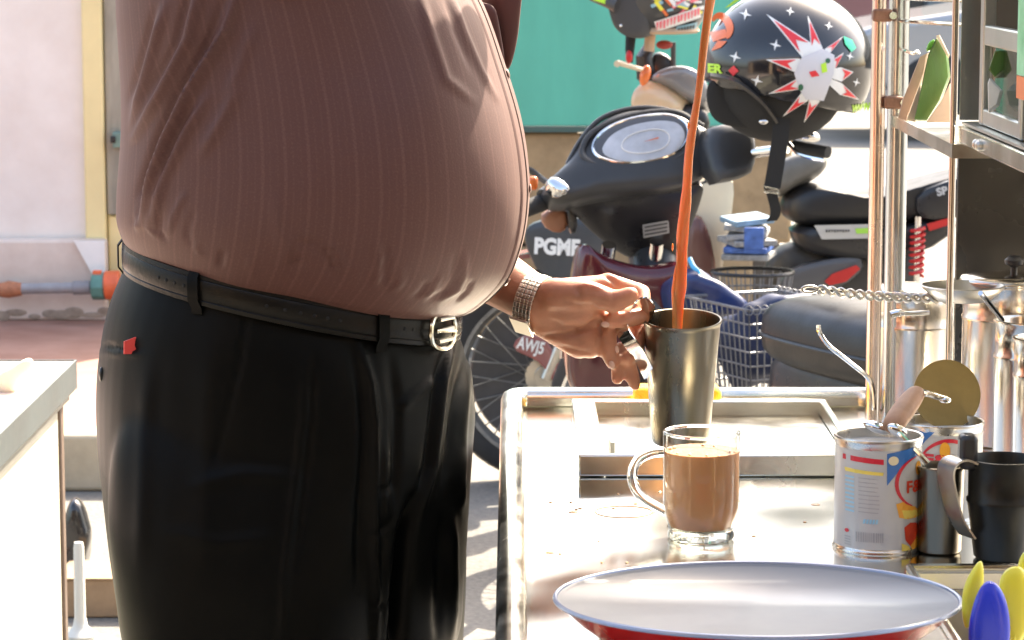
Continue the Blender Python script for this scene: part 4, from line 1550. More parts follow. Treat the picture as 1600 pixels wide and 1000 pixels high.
# shoes
for (px_, yy) in ((430, MY - .115), (570, MY + .115)):
    x = at(px_, 2000, yy).x
    sole = smooth_loop([V((x - .10, yy - .035, .0)), V((x + .06, yy - .045, 0)), V((x + .19, yy - .03, 0)), V((x + .20, yy + .02, 0)), V((x + .05, yy + .045, 0)), V((x - .10, yy + .035, 0))], 2)
    so_ = MB().prism(sole, (0, 0, .025)).build('shoe', black_plastic, man, bevel=.004)
    MB().pillow([q + V((0, 0, .026)) for q in sole], (0, 0, 1), .06, .0, 6, .6).build('shoe_upper', leather, so_)

# ---- body: one continuous skin surface
bd = MB()
pel = at(450, 700, MY)
bd.ell(pel, (.13, .15, .12))
bd.cap(pel, at(470, 330, MY), .13, .15)
bd.cap(at(480, 330, MY), at(440, 30, MY), .15, .13)
bd.cap(at(440, -40, MY - .12), at(440, -40, MY + .12), .075, .075)
bd.cap(at(445, -90, MY), at(460, -250, MY), .062, .056)
hd = at(475, -345, MY)
bd.ell(hd, (.095, .075, .118), rotv('Y', 6))
bd.ell(hd + V((.035, 0, -.055)), (.062, .055, .062))
bd.cap(hd + V((.088, 0, .005)), hd + V((.112, 0, -.028)), .009, .015)
for sg in (-1, 1):
    bd.ell(hd + V((-.005, sg * .076, -.012)), (.020, .010, .032))
    bd.ell(hd + V((.082, sg * .030, .006)), (.012, .014, .009))
    bd.cap(hd + V((.093, sg * .020, -.066)), hd + V((.098, 0, -.066)), .006, .007)
    hipx = pel + V((-.01 if sg < 0 else .04, sg * .10, -.03))
    kn = V((hipx.x + .01, MY + sg * .115, .50))
    an_ = V((hipx.x - .01, MY + sg * .115, .09))
    bd.cap(hipx, kn, .085, .058)
    bd.cap(kn, an_, .056, .038)
    bd.cap(an_, an_ + V((.10, 0, -.045)), .036, .028)
# near arm, lifted
bd.cap(SR, ER, .055, .045)
bd.cap(ER, WR, .044, .028)
hR = WR + V((.08, .03, .02))
bd.cap(WR, hR, .028, .032)
# far arm and the hand on the cup handle
bd.cap(SL, EL, .055, .044)
bd.cap(EL, EL + (WL - EL) * .45, .046, .041)
bd.cap(EL + (WL - EL) * .45, WL, .041, .0290)


def HP(px_, py_, Y):
    return at(px_, py_, Y)


# wrist and palm
bd.cap(WL, HP(866, 478, 3.315), .0290, .030)
for a, b, ra, rb in ((HP(862, 464, 3.32), HP(948, 446, 3.335), .022, .0135), (HP(862, 475, 3.325), HP(952, 474, 3.340), .023, .0140), (HP(862, 485, 3.325), HP(950, 505, 3.338), .023, .0135),
                     (HP(852, 494, 3.32), HP(932, 540, 3.324), .0235, .0150), (HP(846, 492, 3.318), HP(905, 536, 3.314), .0245, .0190)):
    bd.cap(a, b, ra, rb)
bd.ell(HP(893, 481, 3.304), (.042, .022, .0265), rotv('Y', -4))         # heel of the thumb
bd.ell(HP(912, 530, 3.314), (.032, .018, .0215), rotv('Y', 20))         # heel of the hand


def finger(js, rs_):
    for i in range(len(js) - 1):
        bd.cap(HP(*js[i]), HP(*js[i + 1]), rs_[i], rs_[i + 1], 12)


finger([(866, 462, 3.296), (922, 460, 3.284), (960, 471, 3.278), (985, 461, 3.276)], [.0220, .0165, .0132, .0105])
finger([(948, 441, 3.335), (1003, 458, 3.350), (1004, 493, 3.318), (976, 499, 3.294), (954, 501, 3.290)], [.0120, .0110, .0108, .0108, .0098])
finger([(955, 474, 3.340), (1000, 510, 3.348), (996, 542, 3.325), (982, 560, 3.308)], [.0110, .0102, .0094, .0092])
finger([(942, 482, 3.326), (950, 520, 3.308), (951, 550, 3.304), (956, 567, 3.304)], [.0125, .0112, .0100, .0082])
finger([(972, 545, 3.320), (985, 575, 3.318), (992, 601, 3.315)], [.0096, .0088, .0078])
finger([(946, 538, 3.322), (965, 570, 3.320), (964, 592, 3.316)], [.0096, .0086, .0076])
# near hand closed on the jug handle
for i in range(4):
    q = hR + V((.01, .012, .028 - i * .019))
    bd.cap(q, q + V((.045, .0, -.004)), .0105, .0095)
    bd.cap(q + V((.045, 0, -.004)), q + V((.05, -.038, -.006)), .0095, .0088)
bd.cap(hR + V((0, -.02, .02)), hR + V((.05, -.04, .025)), .013, .010)
Pb, Nb, Fb = fused(bd, .0034, 5, .5)
HAND = [([(853, 524), (885, 523), (915, 514), (938, 497)], 3.0, -.0030), ([(939, 500), (936, 530), (934, 562)], 2.4, -.0022), ([(906, 445), (924, 447), (940, 452)], 3, .0014),
        ([(898, 449), (904, 456), (908, 466)], 2.4, -.0013), ([(955, 455), (957, 466), (955, 478)], 2.2, -.0012), ([(862, 500), (880, 512), (905, 512)], 4, -.0014), ([(880, 470), (905, 478), (930, 476)], 4, -.0012),
        ([(872, 540), (900, 548), (925, 552)], 3, -.0012), ([(958, 500), (975, 496), (990, 490)], 3, -.0010), ([(945, 430), (958, 438), (966, 446)], 3, -.0018)]
mk = ((Pb[:, 0] > at(800, 480, 3.3).x) & (Pb[:, 1] < 3.34) & (Pb[:, 2] < 1.2)).astype(float)
Pb = ridges(Pb, Nb, [(a, b, c * 2.0) for a, b, c in HAND], mk)
body = raw_object('body', Pb, Fb, skin, man)
hr = MB()
hr.ell(hd + V((-.012, 0, .02)), (.098, .081, .112), rotv('Y', 6))
hair = hr.build('hair', hairm, man)
nail = M('fingernail', (.62, .38, .29), .25)
for (a, b, Y, rr, tl) in ((946, 507, 3.2815, (.0052, .0022, .0036), 10), (956, 570, 3.2945, (.0035, .002, .005), -20), (964, 546, 3.300, (.0026, .002, .0046), -10)):
    MB().ell(at(a, b, Y), rr, rotv('Y', tl), nu=12, nv=8).build('fingernail', nail, body)

# ---- wristwatch
wt = T('wristwatch', 'silver metal bracelet watch', None, WL)
del wt['label']
wt.parent = man
wt.location = WL - ORIGIN[man]
axw = (HP(868, 478, 3.315) - EL)
axw = (axw.normalized() + V((.5, 0, .05))).normalized()
wc = HP(834, 473, 3.316)
e1 = (V((0, 0, 1)) - axw * axw.z).normalized()
e2 = axw.cross(e1).normalized()
band_ = MB()
NLK = 36
for i in range(NLK):
    a = 2 * math.pi * i / NLK
    rad = e1 * math.cos(a) * .0335 + e2 * math.sin(a) * .0315
    nrm_ = rad.normalized()
    tan = axw.cross(nrm_).normalized()
    R_ = Matrix((tan, axw, nrm_)).transposed()
    for k in (-2, -1, 0, 1, 2):
        band_.box(wc + rad + axw * (k * .0047), (.0052, .0042, .0026 + .0008 * (k % 2)), R_)
band_.build('bracelet', M('watch_steel', (.72, .66, .56), .3, 1), wt, bevel=.0006, kind='stuff')
ca = wc + e2 * .034 + e1 * .008
if ca.y < wc.y:
    ca = wc - e2 * .034 + e1 * .008
MB().lathe([(.0005, -.004), (.016, -.004), (.018, 0), (.016, .005), (.0005, .0055)], ca, 28, (ca - wc).to_track_quat('Z', 'Y').to_matrix()).build('watch_case', MATS['watch_steel'], wt)
a = math.radians(215)
rad = None
for a in [math.radians(x) for x in range(0, 360, 5)]:
    r_ = e1 * math.cos(a) * .0352 + e2 * math.sin(a) * .0332
    if rad is None or (r_.z + .9 * r_.y) < (rad.z + .9 * rad.y):
        rad = r_
nrm_ = rad.normalized()
tan = axw.cross(nrm_).normalized()
R_ = Matrix((tan, axw, nrm_)).transposed()
MB().box(wc + rad, (.034, .024, .003), R_).build('clasp', MATS['watch_steel'], wt, bevel=.0008)

# ---- pouring jug in the lifted hand, above the picture
jc = at(1118, -400, cupY - .03)
jg2 = T('pouring_jug', 'steel jug held high in the lifted hand, pouring the stream', 'jug', jc)
Rj = rotv('Y', 62)
MB().lathe([(.0005, -.15), (.035, -.15), (.05, -.005), (.052, 0), (.049, -.003), (.034, -.146), (.0005, -.146)], jc + Rj @ V((0, 0, .01)), 40, Rj).build('jug_body', steel_cup, jg2)
hpath = catmull([jc + Rj @ V(q) for q in ((-.046, 0, -.03), (-.085, -.01, -.04), (-.085, -.01, -.10), (-.040, 0, -.12))], 5)
MB().band(hpath, V((0, .02, 0)), .002).build('strap_handle', chrome, jg2)

# ================================================================== MOTORCYCLES
def PL(pts, Y):
    return [at(a, b, Y) for a, b in pts]


def wheel(parent, c, r, ax, tyre_w=.032, spokes=36, metal=chrome):
    """c centre, ax axle direction; the tyre is the part, the rest its sub-parts"""
    ax = V(ax).normalized()
    R = ax.to_track_quat('Z', 'Y').to_matrix()
    w_ = tyre_w
    ty = MB().lathe([(r - .062, -w_ * .7), (r - .03, -w_), (r - .008, -w_ * .75), (r, -w_ * .25), (r, w_ * .25), (r - .008, w_ * .75), (r - .03, w_), (r - .062, w_ * .7)], c, 56, R, close=True).build('wheel', rubber, parent)
    MB().lathe([(r - .066, -w_ * .8), (r - .056, -w_ * .85), (r - .056, -w_ * .5), (r - .072, 0), (r - .056, w_ * .5), (r - .056, w_ * .85), (r - .066, w_ * .8), (r - .078, 0)], c, 56, R, close=True).build('rim', metal, ty)
    MB().lathe([(.0005, -.05), (.03, -.05), (.032, -.03), (.055, -.026), (.055, .026), (.032, .03), (.03, .05), (.0005, .05)], c, 28, R).build('hub', steel_dull, ty)
    sp_b = MB()
    for i in range(spokes):
        a = 2 * math.pi * i / spokes
        da = .33 if i % 2 else -.33
        z = .026 if (i // 2) % 2 else -.026
        A = c + R @ V((.052 * math.cos(a + da * 1.4), .052 * math.sin(a + da * 1.4), z))
        B = c + R @ V(((r - .07) * math.cos(a), (r - .07) * math.sin(a), 0))
        sp_b.tube([A, B], .0021, 5)
    sp_b.build('spokes', metal, ty)
    return ty


# ---- bike A: nearest, seen over its dashboard, heading away to the left
seatA, dashA = at(1290, 520, 5.5), at(990, 250, 6.2)
hdg = V((dashA.x - seatA.x, dashA.y - seatA.y, 0)).normalized()
rgt = V((hdg.y, -hdg.x, 0))
bikeA = T('motorcycle', 'dark motorcycle with oval dashboard and maroon leg shield behind the hand', 'motorcycle', (dashA.x - hdg.x * .4, dashA.y - hdg.y * .4, 0), 'motorcycles parked behind the cart')


def tilted(pts, Y0_, yref=250, k=.55):
    return [at(a, b, Y0_ + (yref - b) / 709 * k) for a, b in pts]


nA = V((.30, -.90, .42)).normalized()
cowl = [(846, 304), (856, 282), (884, 258), (905, 225), (932, 194), (972, 177), (1020, 175), (1058, 184), (1090, 200), (1112, 214), (1110, 262), (1092, 288), (1040, 300), (980, 306), (920, 312), (872, 324)]
cw = MB().pillow(smooth_loop(tilted(cowl, 6.2), 2), nA, .046, .10, 7, .55).build('handlebar_cowl', grey_plastic, bikeA)
chin = [(868, 306), (910, 300), (980, 296), (1050, 290), (1100, 280), (1094, 310), (1078, 352), (1066, 388), (1044, 406), (1010, 412), (966, 394), (928, 366), (900, 338)]
MB().pillow(smooth_loop([at(a, b, 6.19 + (b - 300) / 709 * .75) for a, b in chin], 2), (.28, -.9, -.35), .022, .12, 6, .45).build('cowl_chin', black_plastic, bikeA)  # darker plastic than the cowl, the chin's downward shade put into its colour
mo = smooth_loop(tilted([(914, 252), (920, 226), (946, 206), (988, 193), (1036, 189), (1062, 202), (1066, 226), (1048, 250), (1004, 263), (952, 266)], 6.2), 2)
mo = [q + nA * .044 for q in mo]
lens = MB().pillow(mo, nA, .006, .02, 5, .5).build('instrument_panel', M('meter_recess', (.07, .072, .08), .3, 0, Coat_Weight=.3), bikeA)
mcc = sum(mo, V()) / len(mo)
MB().pillow([mcc + (q - mcc) * .88 + V((.003, 0, -.007)) + nA * .0062 for q in mo], nA, .004, .006, 5, .4).build('meter_glass', M('meter_face', (.42, .44, .48), .12, 0, var=.25, vscale=14, Coat_Weight=.7), lens)
MB().loop_tube(mo, .0042, 8).build('bezel', chrome, lens)
mc = sum(mo, V()) / len(mo)
mo2 = [mc + (q - mc) * 1.20 + nA * -.006 for q in mo]
MB().loop_tube(mo2, .007, 8).build('visor_edge', grey_plastic, lens)
for kk, rr_ in ((.50, .0010),):
    arcp = [mc + (q - mc) * kk + nA * .0135 + V((.004, 0, -.010)) for q in mo]
    MB().loop_tube(arcp, rr_, 5).build('dial_ring', white_paint, lens)
mo3 = [mc + (q - mc) * .30 + V((.014, 0, -.016)) for q in mo]
MB().pillow(mo3, nA, .0125, .001, 3, .4).build('dial_centre', M('dial_pale', (.66, .66, .70), .25), lens)
MB().prism([mc + nA * .015 + q for q in (V((-.002, 0, -.012)), V((.030, .0, -.005)), V((.030, 0, -.002)))], nA * .001).build('needle', orange_lens, lens)
# top hood of the cowl catching the sun
hood = catmull(tilted([(884, 260), (905, 222), (934, 190), (976, 174), (1022, 172), (1062, 182), (1096, 200)], 6.2, k=.5), 5)
MB().tube([q + nA * .012 for q in hood], .006, 8).build('cowl_hood', grey_plastic, bikeA)
sfc = surf_plane(at(1020, 300, 6.2) + nA * .052, (.22, -.95, .1))
wg = MB()
decal(wg, [(1015, 266), (1032, 262), (1039, 277), (1027, 281), (1022, 276)], surf_plane(at(1026, 272, 6.2) + nA * .050, nA), .001)
wg.build('wing_badge', white_paint, bikeA, smooth=False)
sk = MB()
P0 = at(1024, 358, 6.25) + V((.28, -.9, -.35)).normalized() * .030
ss_ = surf_plane(P0, (.28, -.9, -.45))
decal(sk, [(1003, 349), (1044, 343), (1046, 364), (1005, 371)], ss_, .001)
stk = sk.build('warning_sticker', M('sticker_grey', (.30, .30, .29), .4), bikeA, smooth=False)
for i in range(3):
    ln = MB()
    decal(ln, [(1006, 351.5 + i * 6.2), (1042, 346 + i * 6.2), (1042, 349 + i * 6.2), (1006, 354.5 + i * 6.2)], ss_, .0022)
    ln.build('sticker_line', M('sticker_dark', (.06, .06, .06), .5), stk, smooth=False)
# right control box and grip
rb_ = smooth_loop(tilted([(1092, 206), (1128, 194), (1162, 202), (1174, 216), (1172, 270), (1150, 282), (1104, 290)], 6.14), 1)
MB().pillow(rb_, (.3, -.9, .2), .045, .05, 5, .45).build('switch_housing', grey_plastic, bikeA)
# left grip, lever, switch block
MB().tube([at(880, 304, 6.22), at(812, 330, 6.16)], .019, 18).build('grip', rubber, bikeA)
MB().tube([at(868, 300, 6.20), at(852, 312, 6.18)], .026, 14).build('switch_block', grey_plastic, bikeA)
lv = MB().pillow(smooth_loop(tilted([(850, 288), (862, 276), (886, 290), (890, 302), (868, 308)], 6.14), 1), (.2, -.9, .4), .02, .03, 4, .5).build('lever_perch', chrome, bikeA)
MB().tube(catmull([at(880, 300, 6.3), at(850, 282, 6.38), at(832, 268, 6.40), at(818, 262, 6.4)], 4), .006, 8, flat=1.4).build('brake_lever', grey_plastic, bikeA)
MB().box(at(833, 286, 6.3), (.02, .03, .03)).build('red_reflector', orange_lens, bikeA, bevel=.006)
MB().pillow(smooth_loop(PL([(846, 330), (884, 322), (888, 356), (870, 366), (846, 352)], 6.26), 1), (.1, -1, 0), .02, .03, 4, .5).build('lever_boot', M('brown_plastic', (.26, .11, .06), .4), bikeA)
MB().pillow(smooth_loop(PL([(884, 318), (900, 322), (902, 362), (888, 366)], 6.24), 1), (.1, -1, 0), .02, .03, 4, .5).build('cable_boot', black_plastic, bikeA)
# leg shield and steering column
ls = [(905, 372), (935, 396), (985, 414), (1030, 416), (1068, 404), (1086, 440), (1092, 520), (1086, 640), (1000, 690), (906, 640), (880, 565), (892, 450)]
lsh = MB().pillow(smooth_loop(PL(ls, 6.16), 2), (.3, -.95, 0), .035, .05, 6, .5).build('leg_shield', maroon, bikeA)
MB().tube(catmull([at(908, 398, 6.25), at(884, 470, 6.24), at(878, 560, 6.24)], 5), .005, 8).build('chrome_trim', chrome, lsh)
MB().tube([at(1020, 400, 6.30), at(1030, 500, 6.22), at(1036, 640, 6.12)], .055, 18).build('steering_cover', black_plastic, bikeA)
MB().tube(catmull([at(1000, 408, 6.26), at(1006, 480, 6.2), at(1040, 520, 6.16)], 5), .006, 8).build('cable', black_plastic, bikeA)
# frame, seat, wheels
fw_c = V((dashA.x + hdg.x * .16 + .03, dashA.y + hdg.y * .30, .285))
rw_c = V((seatA.x - hdg.x * .18, seatA.y - hdg.y * .18, .285))
wheel(bikeA, fw_c, .285, rgt)
wheel(bikeA, rw_c, .285, rgt)
for sg in (-1, 1):
    MB().tube([fw_c + rgt * sg * .07, V((dashA.x, dashA.y, .80)) + rgt * sg * .06], .016, 10).build('fork_leg', chrome, bikeA)
MB().tube([V((dashA.x, dashA.y, .72)), V((dashA.x, dashA.y, .42)) - hdg * .22, V((seatA.x, seatA.y, .40)), rw_c], .05, 12).build('frame_tube', black_plastic, bikeA)
sc = [(-.52, .10), (-.30, .125), (-.02, .125), (.10, .10), (.13, .0), (.10, -.10), (-.02, -.125), (-.30, -.125), (-.52, -.10), (-.57, 0)]
ztop = at(1300, 458, 5.5).z
sp0 = smooth_loop([V((seatA.x, seatA.y, ztop - .075)) + hdg * (a - .02) + rgt * (b * 1.15) for a, b in sc], 2)
seat = MB().pillow(sp0, (0, 0, 1), .082, .07, 6, .62).build('seat', vinyl, bikeA)
MB().loop_tube([q + V((0, 0, -.002)) for q in [sum(sp0, V()) / len(sp0) + (p - sum(sp0, V()) / len(sp0)) * 1.005 for p in sp0]], .004, 6).build('seat_piping', black_plastic, seat)
bp_ = smooth_loop([V((seatA.x, seatA.y, ztop - .20)) + hdg * (a * .95) + rgt * (b * .85) for a, b in sc], 2)
MB().pillow(bp_, (0, 0, 1), .10, .12, 5, .5).build('body_cover', black_plastic, bikeA)
MB().ell(rw_c + V((0, 0, .05)) + hdg * .55, (.12, .10, .14)).build('engine', steel_dull, bikeA)

# wire basket riding in the leg space, with blue bags
bas = T('wire_basket', 'wire basket of blue bags between seat and leg shield of the near motorcycle', 'basket', at(1190, 585, 5.86))
wire = M('galvanised_wire', (.16, .165, .18), .4, .3, var=.3, vscale=30)
bq0 = at(1192, 600, 5.86)
zt_ = at(1245, 480, 5.75).z


def bpt(u, v_, z_):
    k = .80 + .20 * (z_ - bq0.z) / (zt_ - bq0.z)
    return V((bq0.x, bq0.y, z_)) + hdg * (u * k) + rgt * (v_ * k)


hl, hw_ = .13, .115
corners = [(-hl, -hw_), (hl, -hw_), (hl, hw_), (-hl, hw_)]
for side_ in range(4):
    (u0, v0), (u1, v1) = corners[side_], corners[(side_ + 1) % 4]
    wm = MB()
    for i in range(9):
        z = bq0.z - .06 + (zt_ - bq0.z + .06) * i / 8
        wm.tube([bpt(u0, v0, z), bpt(u1, v1, z)], .0021 if i < 8 else .0034, 6)
    for i in range(13):
        t_ = i / 12
        u_, v_ = u0 + (u1 - u0) * t_, v0 + (v1 - v0) * t_
        wm.tube([bpt(u_, v_, bq0.z - .06), bpt(u_, v_, zt_)], .0017, 5)
    wm.build('wire_side', wire, bas)
bm_ = MB()
for i in range(9):
    t_ = -hl + 2 * hl * i / 8
    bm_.tube([bpt(t_, -hw_, bq0.z - .058), bpt(t_, hw_, bq0.z - .058)], .002, 5)
bm_.build('wire_floor', wire, bas)
cl_ = MB()
for i in range(26):
    t_ = i / 25
    c = bpt(-hl, hw_, zt_) * (1 - t_) + bpt(hl, hw_, zt_) * t_ if i % 2 else bpt(-hl, -hw_, zt_) * (1 - t_) + bpt(-hl, hw_, zt_) * t_
    cl_.loop_tube([c + V((.008 * math.cos(a), .004 * math.sin(a), .009 * math.sin(a))) for a in [2 * math.pi * j / 10 for j in range(10)]], .0016, 5)
cl_.build('rim_coil', wire, bas)


def lump(name, mat, outline, Y, th, label, cat, seed, amp=.008, group=None):
    pts = smooth_loop(PL(outline, Y), 3)
    m_ = MB().pillow(pts, (.1, -1, .25), th, th, 8, .7)
    r_ = random.Random(seed)
    ks = [(r_.gauss(0, 45), r_.gauss(0, 45), r_.gauss(0, 45), r_.uniform(0, 6)) for _ in range(10)]
    c = sum(m_.v, V()) / len(m_.v)
    m_.v = [q + (q - c).normalized() * sum(amp / 3 * math.sin(q.x * a + q.y * b_ + q.z * d + e) for a, b_, d, e in ks) for q in m_.v]
    return m_.build(name, mat, label=label, cat=cat, group=group, angle=80)


bluebag = M('blue_bag_plastic', (.014, .030, .11), .34, 0, var=.35, vscale=14, bump=.25, bscale=22, Coat_Weight=.15)
navy = M('navy_cloth', (.010, .020, .065), .6, 0, var=.3, vscale=16, bump=.2, bscale=40)
lump('blue_bag', bluebag, [(1036, 450), (1046, 432), (1070, 424), (1105, 428), (1140, 448), (1164, 474), (1162, 498), (1120, 505), (1080, 512), (1046, 500)], 6.02, .08, 'shiny blue plastic bag hanging behind the stream of tea', 'bag', 4)
lump('blue_bag', navy, [(1110, 508), (1150, 480), (1200, 462), (1240, 460), (1270, 470), (1262, 540), (1240, 600), (1130, 605)], 5.86, .075, 'navy cloth bag stuffed inside the wire basket', 'bag', 9)
MB().tube(catmull([at(1078, 405, 6.02), at(1084, 418, 5.99), at(1094, 428, 5.97), at(1088, 436, 5.96)], 4), .006, 8).build('light_blue_cord', M('cyan_cord', (.05, .42, .70), .4), label='bright cyan cord tied to the blue bag', cat='cord')

# ---- bike B: side view facing left, behind the near one
YB_ = 7.6
bikeB = T('motorcycle', 'far motorcycle facing left with long black seat and white letters on its dark flank', 'motorcycle', (at(1040, 500, YB_).x, YB_, 0), 'motorcycles parked behind the cart')
wcB = V((at(852, 580, YB_).x, YB_, .29))
wB = wheel(bikeB, wcB, .29, (0, 1, 0), metal=M('dull_rim', (.22, .22, .21), .5, .6, var=.3, vscale=20))  # rim and spokes in a duller, darker metal
MB().lathe([(.0005, -.006), (.20, -.006), (.205, 0), (.20, .006), (.0005, .006)], wcB + V((0, .03, 0)), 40, rotv('X', 90)).build('wheel_shade_disc', M('wheel_shade_grey', (.06, .06, .062), .5, var=.2, vscale=12), wB)  # added dark disc standing for the shaded background behind the spokes
rwB = V((wcB.x + 1.22, YB_, .29))
wheel(bikeB, rwB, .29, (0, 1, 0))
fend = [wcB + V((.335 * math.cos(a), 0, .335 * math.sin(a))) for a in [math.radians(150 - 8 * i) for i in range(16)]]
fe = MB().band(fend, V((0, .11, 0)), .012).build('front_fender', M('pale_maroon', (.28, .10, .09), .25, Coat_Weight=.4), bikeB)
fp = MB().pillow(smooth_loop(PL([(800, 545), (808, 526), (842, 520), (862, 540), (880, 580), (884, 610), (866, 600), (846, 568), (824, 556)], YB_ - .07), 1), (0, -1, 0), .012, .02, 4, .5).build('fender_flank', M('pale_maroon', (.28, .10, .09), .25), bikeB)
lt = MB()
tdecal(lt, 'AWJ5', (807, 530, 850, 555), surf_plane(at(830, 540, YB_ - .07) + V((0, -.014, 0)), (0, -1, 0)), .001, rot=-14, bold=.03)
lt.build('number_letters', white_paint, fp, smooth=False)
for dy in (-.07, .07):
    MB().tube([wcB + V((0, dy, 0)), at(962, 330, YB_ + dy)], .016, 12).build('fork_leg', steel_dull, bikeB)
fl_ = MB().pillow(smooth_loop(PL([(815, 368), (832, 344), (905, 338), (955, 350), (965, 400), (925, 440), (880, 448), (838, 425)], YB_ - .10), 2), (0, -1, .05), .02, .12, 5, .45).build('front_flank', M('slate_plastic', (.045, .052, .06), .34, var=.15, vscale=9), bikeB)
lt = MB()
tdecal(lt, 'PGMF', (835, 372, 906, 399), surf_plane(at(870, 386, YB_ - .10) + V((0, -.023, 0)), (0, -1, .03)), .001, rot=-3, bold=.05)
lt.build('flank_letters', white_paint, fl_, smooth=False)
# head: lamp, cowl, lever
hlp = MB().pillow(smooth_loop(PL([(996, 178), (992, 156), (1000, 134), (1022, 122), (1050, 136), (1070, 152), (1074, 176), (1060, 190), (1024, 190)], YB_ - .02), 2), (-.6, -.8, 0), .05, .12, 6, .65).build('headlight', M('amber_haze_lens', (.62, .46, .30), .16, 0, Coat_Weight=.5, Subsurface_Weight=.2), bikeB)
MB().pillow(smooth_loop(PL([(1014, 128), (1030, 112), (1068, 104), (1100, 118), (1112, 150), (1100, 168), (1072, 156), (1044, 136)], YB_ - .03), 2), (-.2, -.9, .4), .04, .12, 6, .55).build('head_cowl', M('silver_plastic', (.22, .22, .23), .22, .3, Coat_Weight=.4), bikeB)
MB().pillow(smooth_loop(PL([(1060, 160), (1102, 166), (1112, 200), (1084, 214), (1058, 196)], YB_), 1), (0, -1, 0), .04, .08, 4, .5).build('head_neck', black_plastic, bikeB)
MB().tube([at(1006, 110, YB_ - .1), at(966, 98, YB_ - .16), at(964, 100, YB_ - .17)], [.006, .007, .009], 8).build('brake_lever', cream, bikeB)
MB().ell(at(1008, 118, YB_ - .10), (.014, .016, .028), rotv('Y', 15)).build('turn_signal', orange_lens, bikeB)
MB().tube([at(1012, 120, YB_), at(1006, 88, YB_ - .02), at(1014, 76, YB_)], [.03, .022, .018], 10).build('mirror_mount', black_plastic, bikeB)
MB().pillow(smooth_loop(PL([(1010, 122), (1018, 84), (1036, 80), (1058, 100), (1056, 116), (1036, 122)], YB_ + .01), 1), (0, -1, 0), .03, .04, 4, .5).build('meter_back', black_plastic, bikeB)
MB().tube([at(1052, 112, YB_ - .02), at(1052, 66, YB_ - .02)], .007, 8).build('mirror_stalk', grey_plastic, bikeB)
# cream inner shield, body, seat
MB().pillow(smooth_loop(PL([(1058, 330), (1082, 285), (1118, 268), (1144, 274), (1146, 310), (1130, 400), (1118, 480), (1096, 520), (1060, 500)], YB_ - .14), 1), (.2, -1, 0), .02, .05, 4, .4).build('inner_shield', cream, bikeB)
MB().tube(catmull([at(1066, 300, YB_ - .25), at(1100, 285, YB_ - .26), at(1136, 272, YB_ - .26)], 4), [.003] * 5 + [.006] * 4, 8).build('stay_rod', black_plastic, bikeB)
MB().pillow(smooth_loop(PL([(1072, 400), (1078, 345), (1092, 332), (1108, 360), (1120, 420), (1118, 520), (1080, 520)], YB_ - .2), 1), (0, -1, 0), .03, .05, 4, .6).build('knee_panel', M('brown_maroon', (.12, .05, .04), .25), bikeB)
MB().tube([at(1060, 210, YB_), at(1080, 420, YB_), at(1140, 520, YB_), rwB], .045, 12).build('frame_tube', black_plastic, bikeB)
MB().pillow(smooth_loop(PL([(1196, 392), (1260, 372), (1420, 372), (1440, 420), (1420, 500), (1340, 560), (1220, 560), (1190, 470)], YB_ + .06), 2), (0, -1, 0), .09, .09, 5, .4).build('engine', M('engine_grey', (.05, .05, .048), .5, .4, var=.4, vscale=14, bump=.3, bscale=30), bikeB)
for i in range(5):
    MB().bb((at(1230 + i * 14, 470, YB_ - .04).x, YB_ - .05, .40), (at(1238 + i * 14, 470, YB_ - .04).x, YB_ + .02, .56)).build('cooling_fin', steel_dull, bikeB)
MB().tube(catmull([at(1210, 470, YB_ - .1), at(1230, 540, YB_ - .11), at(1320, 560, YB_ - .12), at(1440, 530, YB_ - .12)], 5), .022, 12).build('exhaust_pipe', chrome, bikeB)

# round basket with newspapers behind the near basket
bk2 = T('round_basket', 'round wire basket of folded newspapers behind the hanging helmet strap', 'basket', at(1176, 470, 7.25))
cB = at(1176, 425, 7.25)
s2 = scale_at(7.25)
for k_, (zz, rr_) in enumerate(((0, .105), (-.045, .098), (-.09, .090), (-.135, .08))):
    MB().loop_tube([cB + V((rr_ * math.cos(a), rr_ * .85 * math.sin(a), zz)) for a in [2 * math.pi * i / 36 for i in range(36)]], .0052 if k_ == 0 else .003, 6).build('basket_ring', wire if k_ else black_plastic, bk2)
rb2 = MB()
for i in range(26):
    a = 2 * math.pi * i / 26
    rb2.tube([cB + V((.105 * math.cos(a), .089 * math.sin(a), 0)), cB + V((.08 * math.cos(a), .068 * math.sin(a), -.14))], .0021, 5)
rb2.build('basket_ribs', wire, bk2)
news = M('newsprint', (.25, .25, .245), .8, var=.4, vscale=60)
cols_ = [news, M('blue_print_paper', (.05, .12, .36), .6, var=.4, vscale=50), news, M('pale_print', (.30, .29, .28), .7, var=.2, vscale=70), news, M('pale_blue_paper', (.18, .28, .36), .6, var=.3, vscale=40), news]
for i in range(6):
    y = 398 - i * 11
    q = at(1168 + random.uniform(-3, 3), y, 7.32)
    MB().box(q, (.115 + random.uniform(-.012, .01), .16, .0155), rotv('Z', random.uniform(-14, 14)) @ rotv('Y', random.uniform(-9, 5))).build('newspaper', cols_[i % 7], bevel=.003, group='newspapers piled behind the helmet strap',
        label=['bottom folded newspaper', 'second lowest folded newspaper', 'third lowest folded newspaper', 'fourth lowest folded newspaper', 'second folded newspaper from the top', 'topmost folded newspaper'][i] + ' of the pile below the helmet strap', cat='newspaper')
MB().box(at(1178, 372, 7.2), (.05, .01, .055)).build('blue_packet', cols_[1], label='small blue and yellow packet before the newspaper pile', cat='packet', bevel=.003)

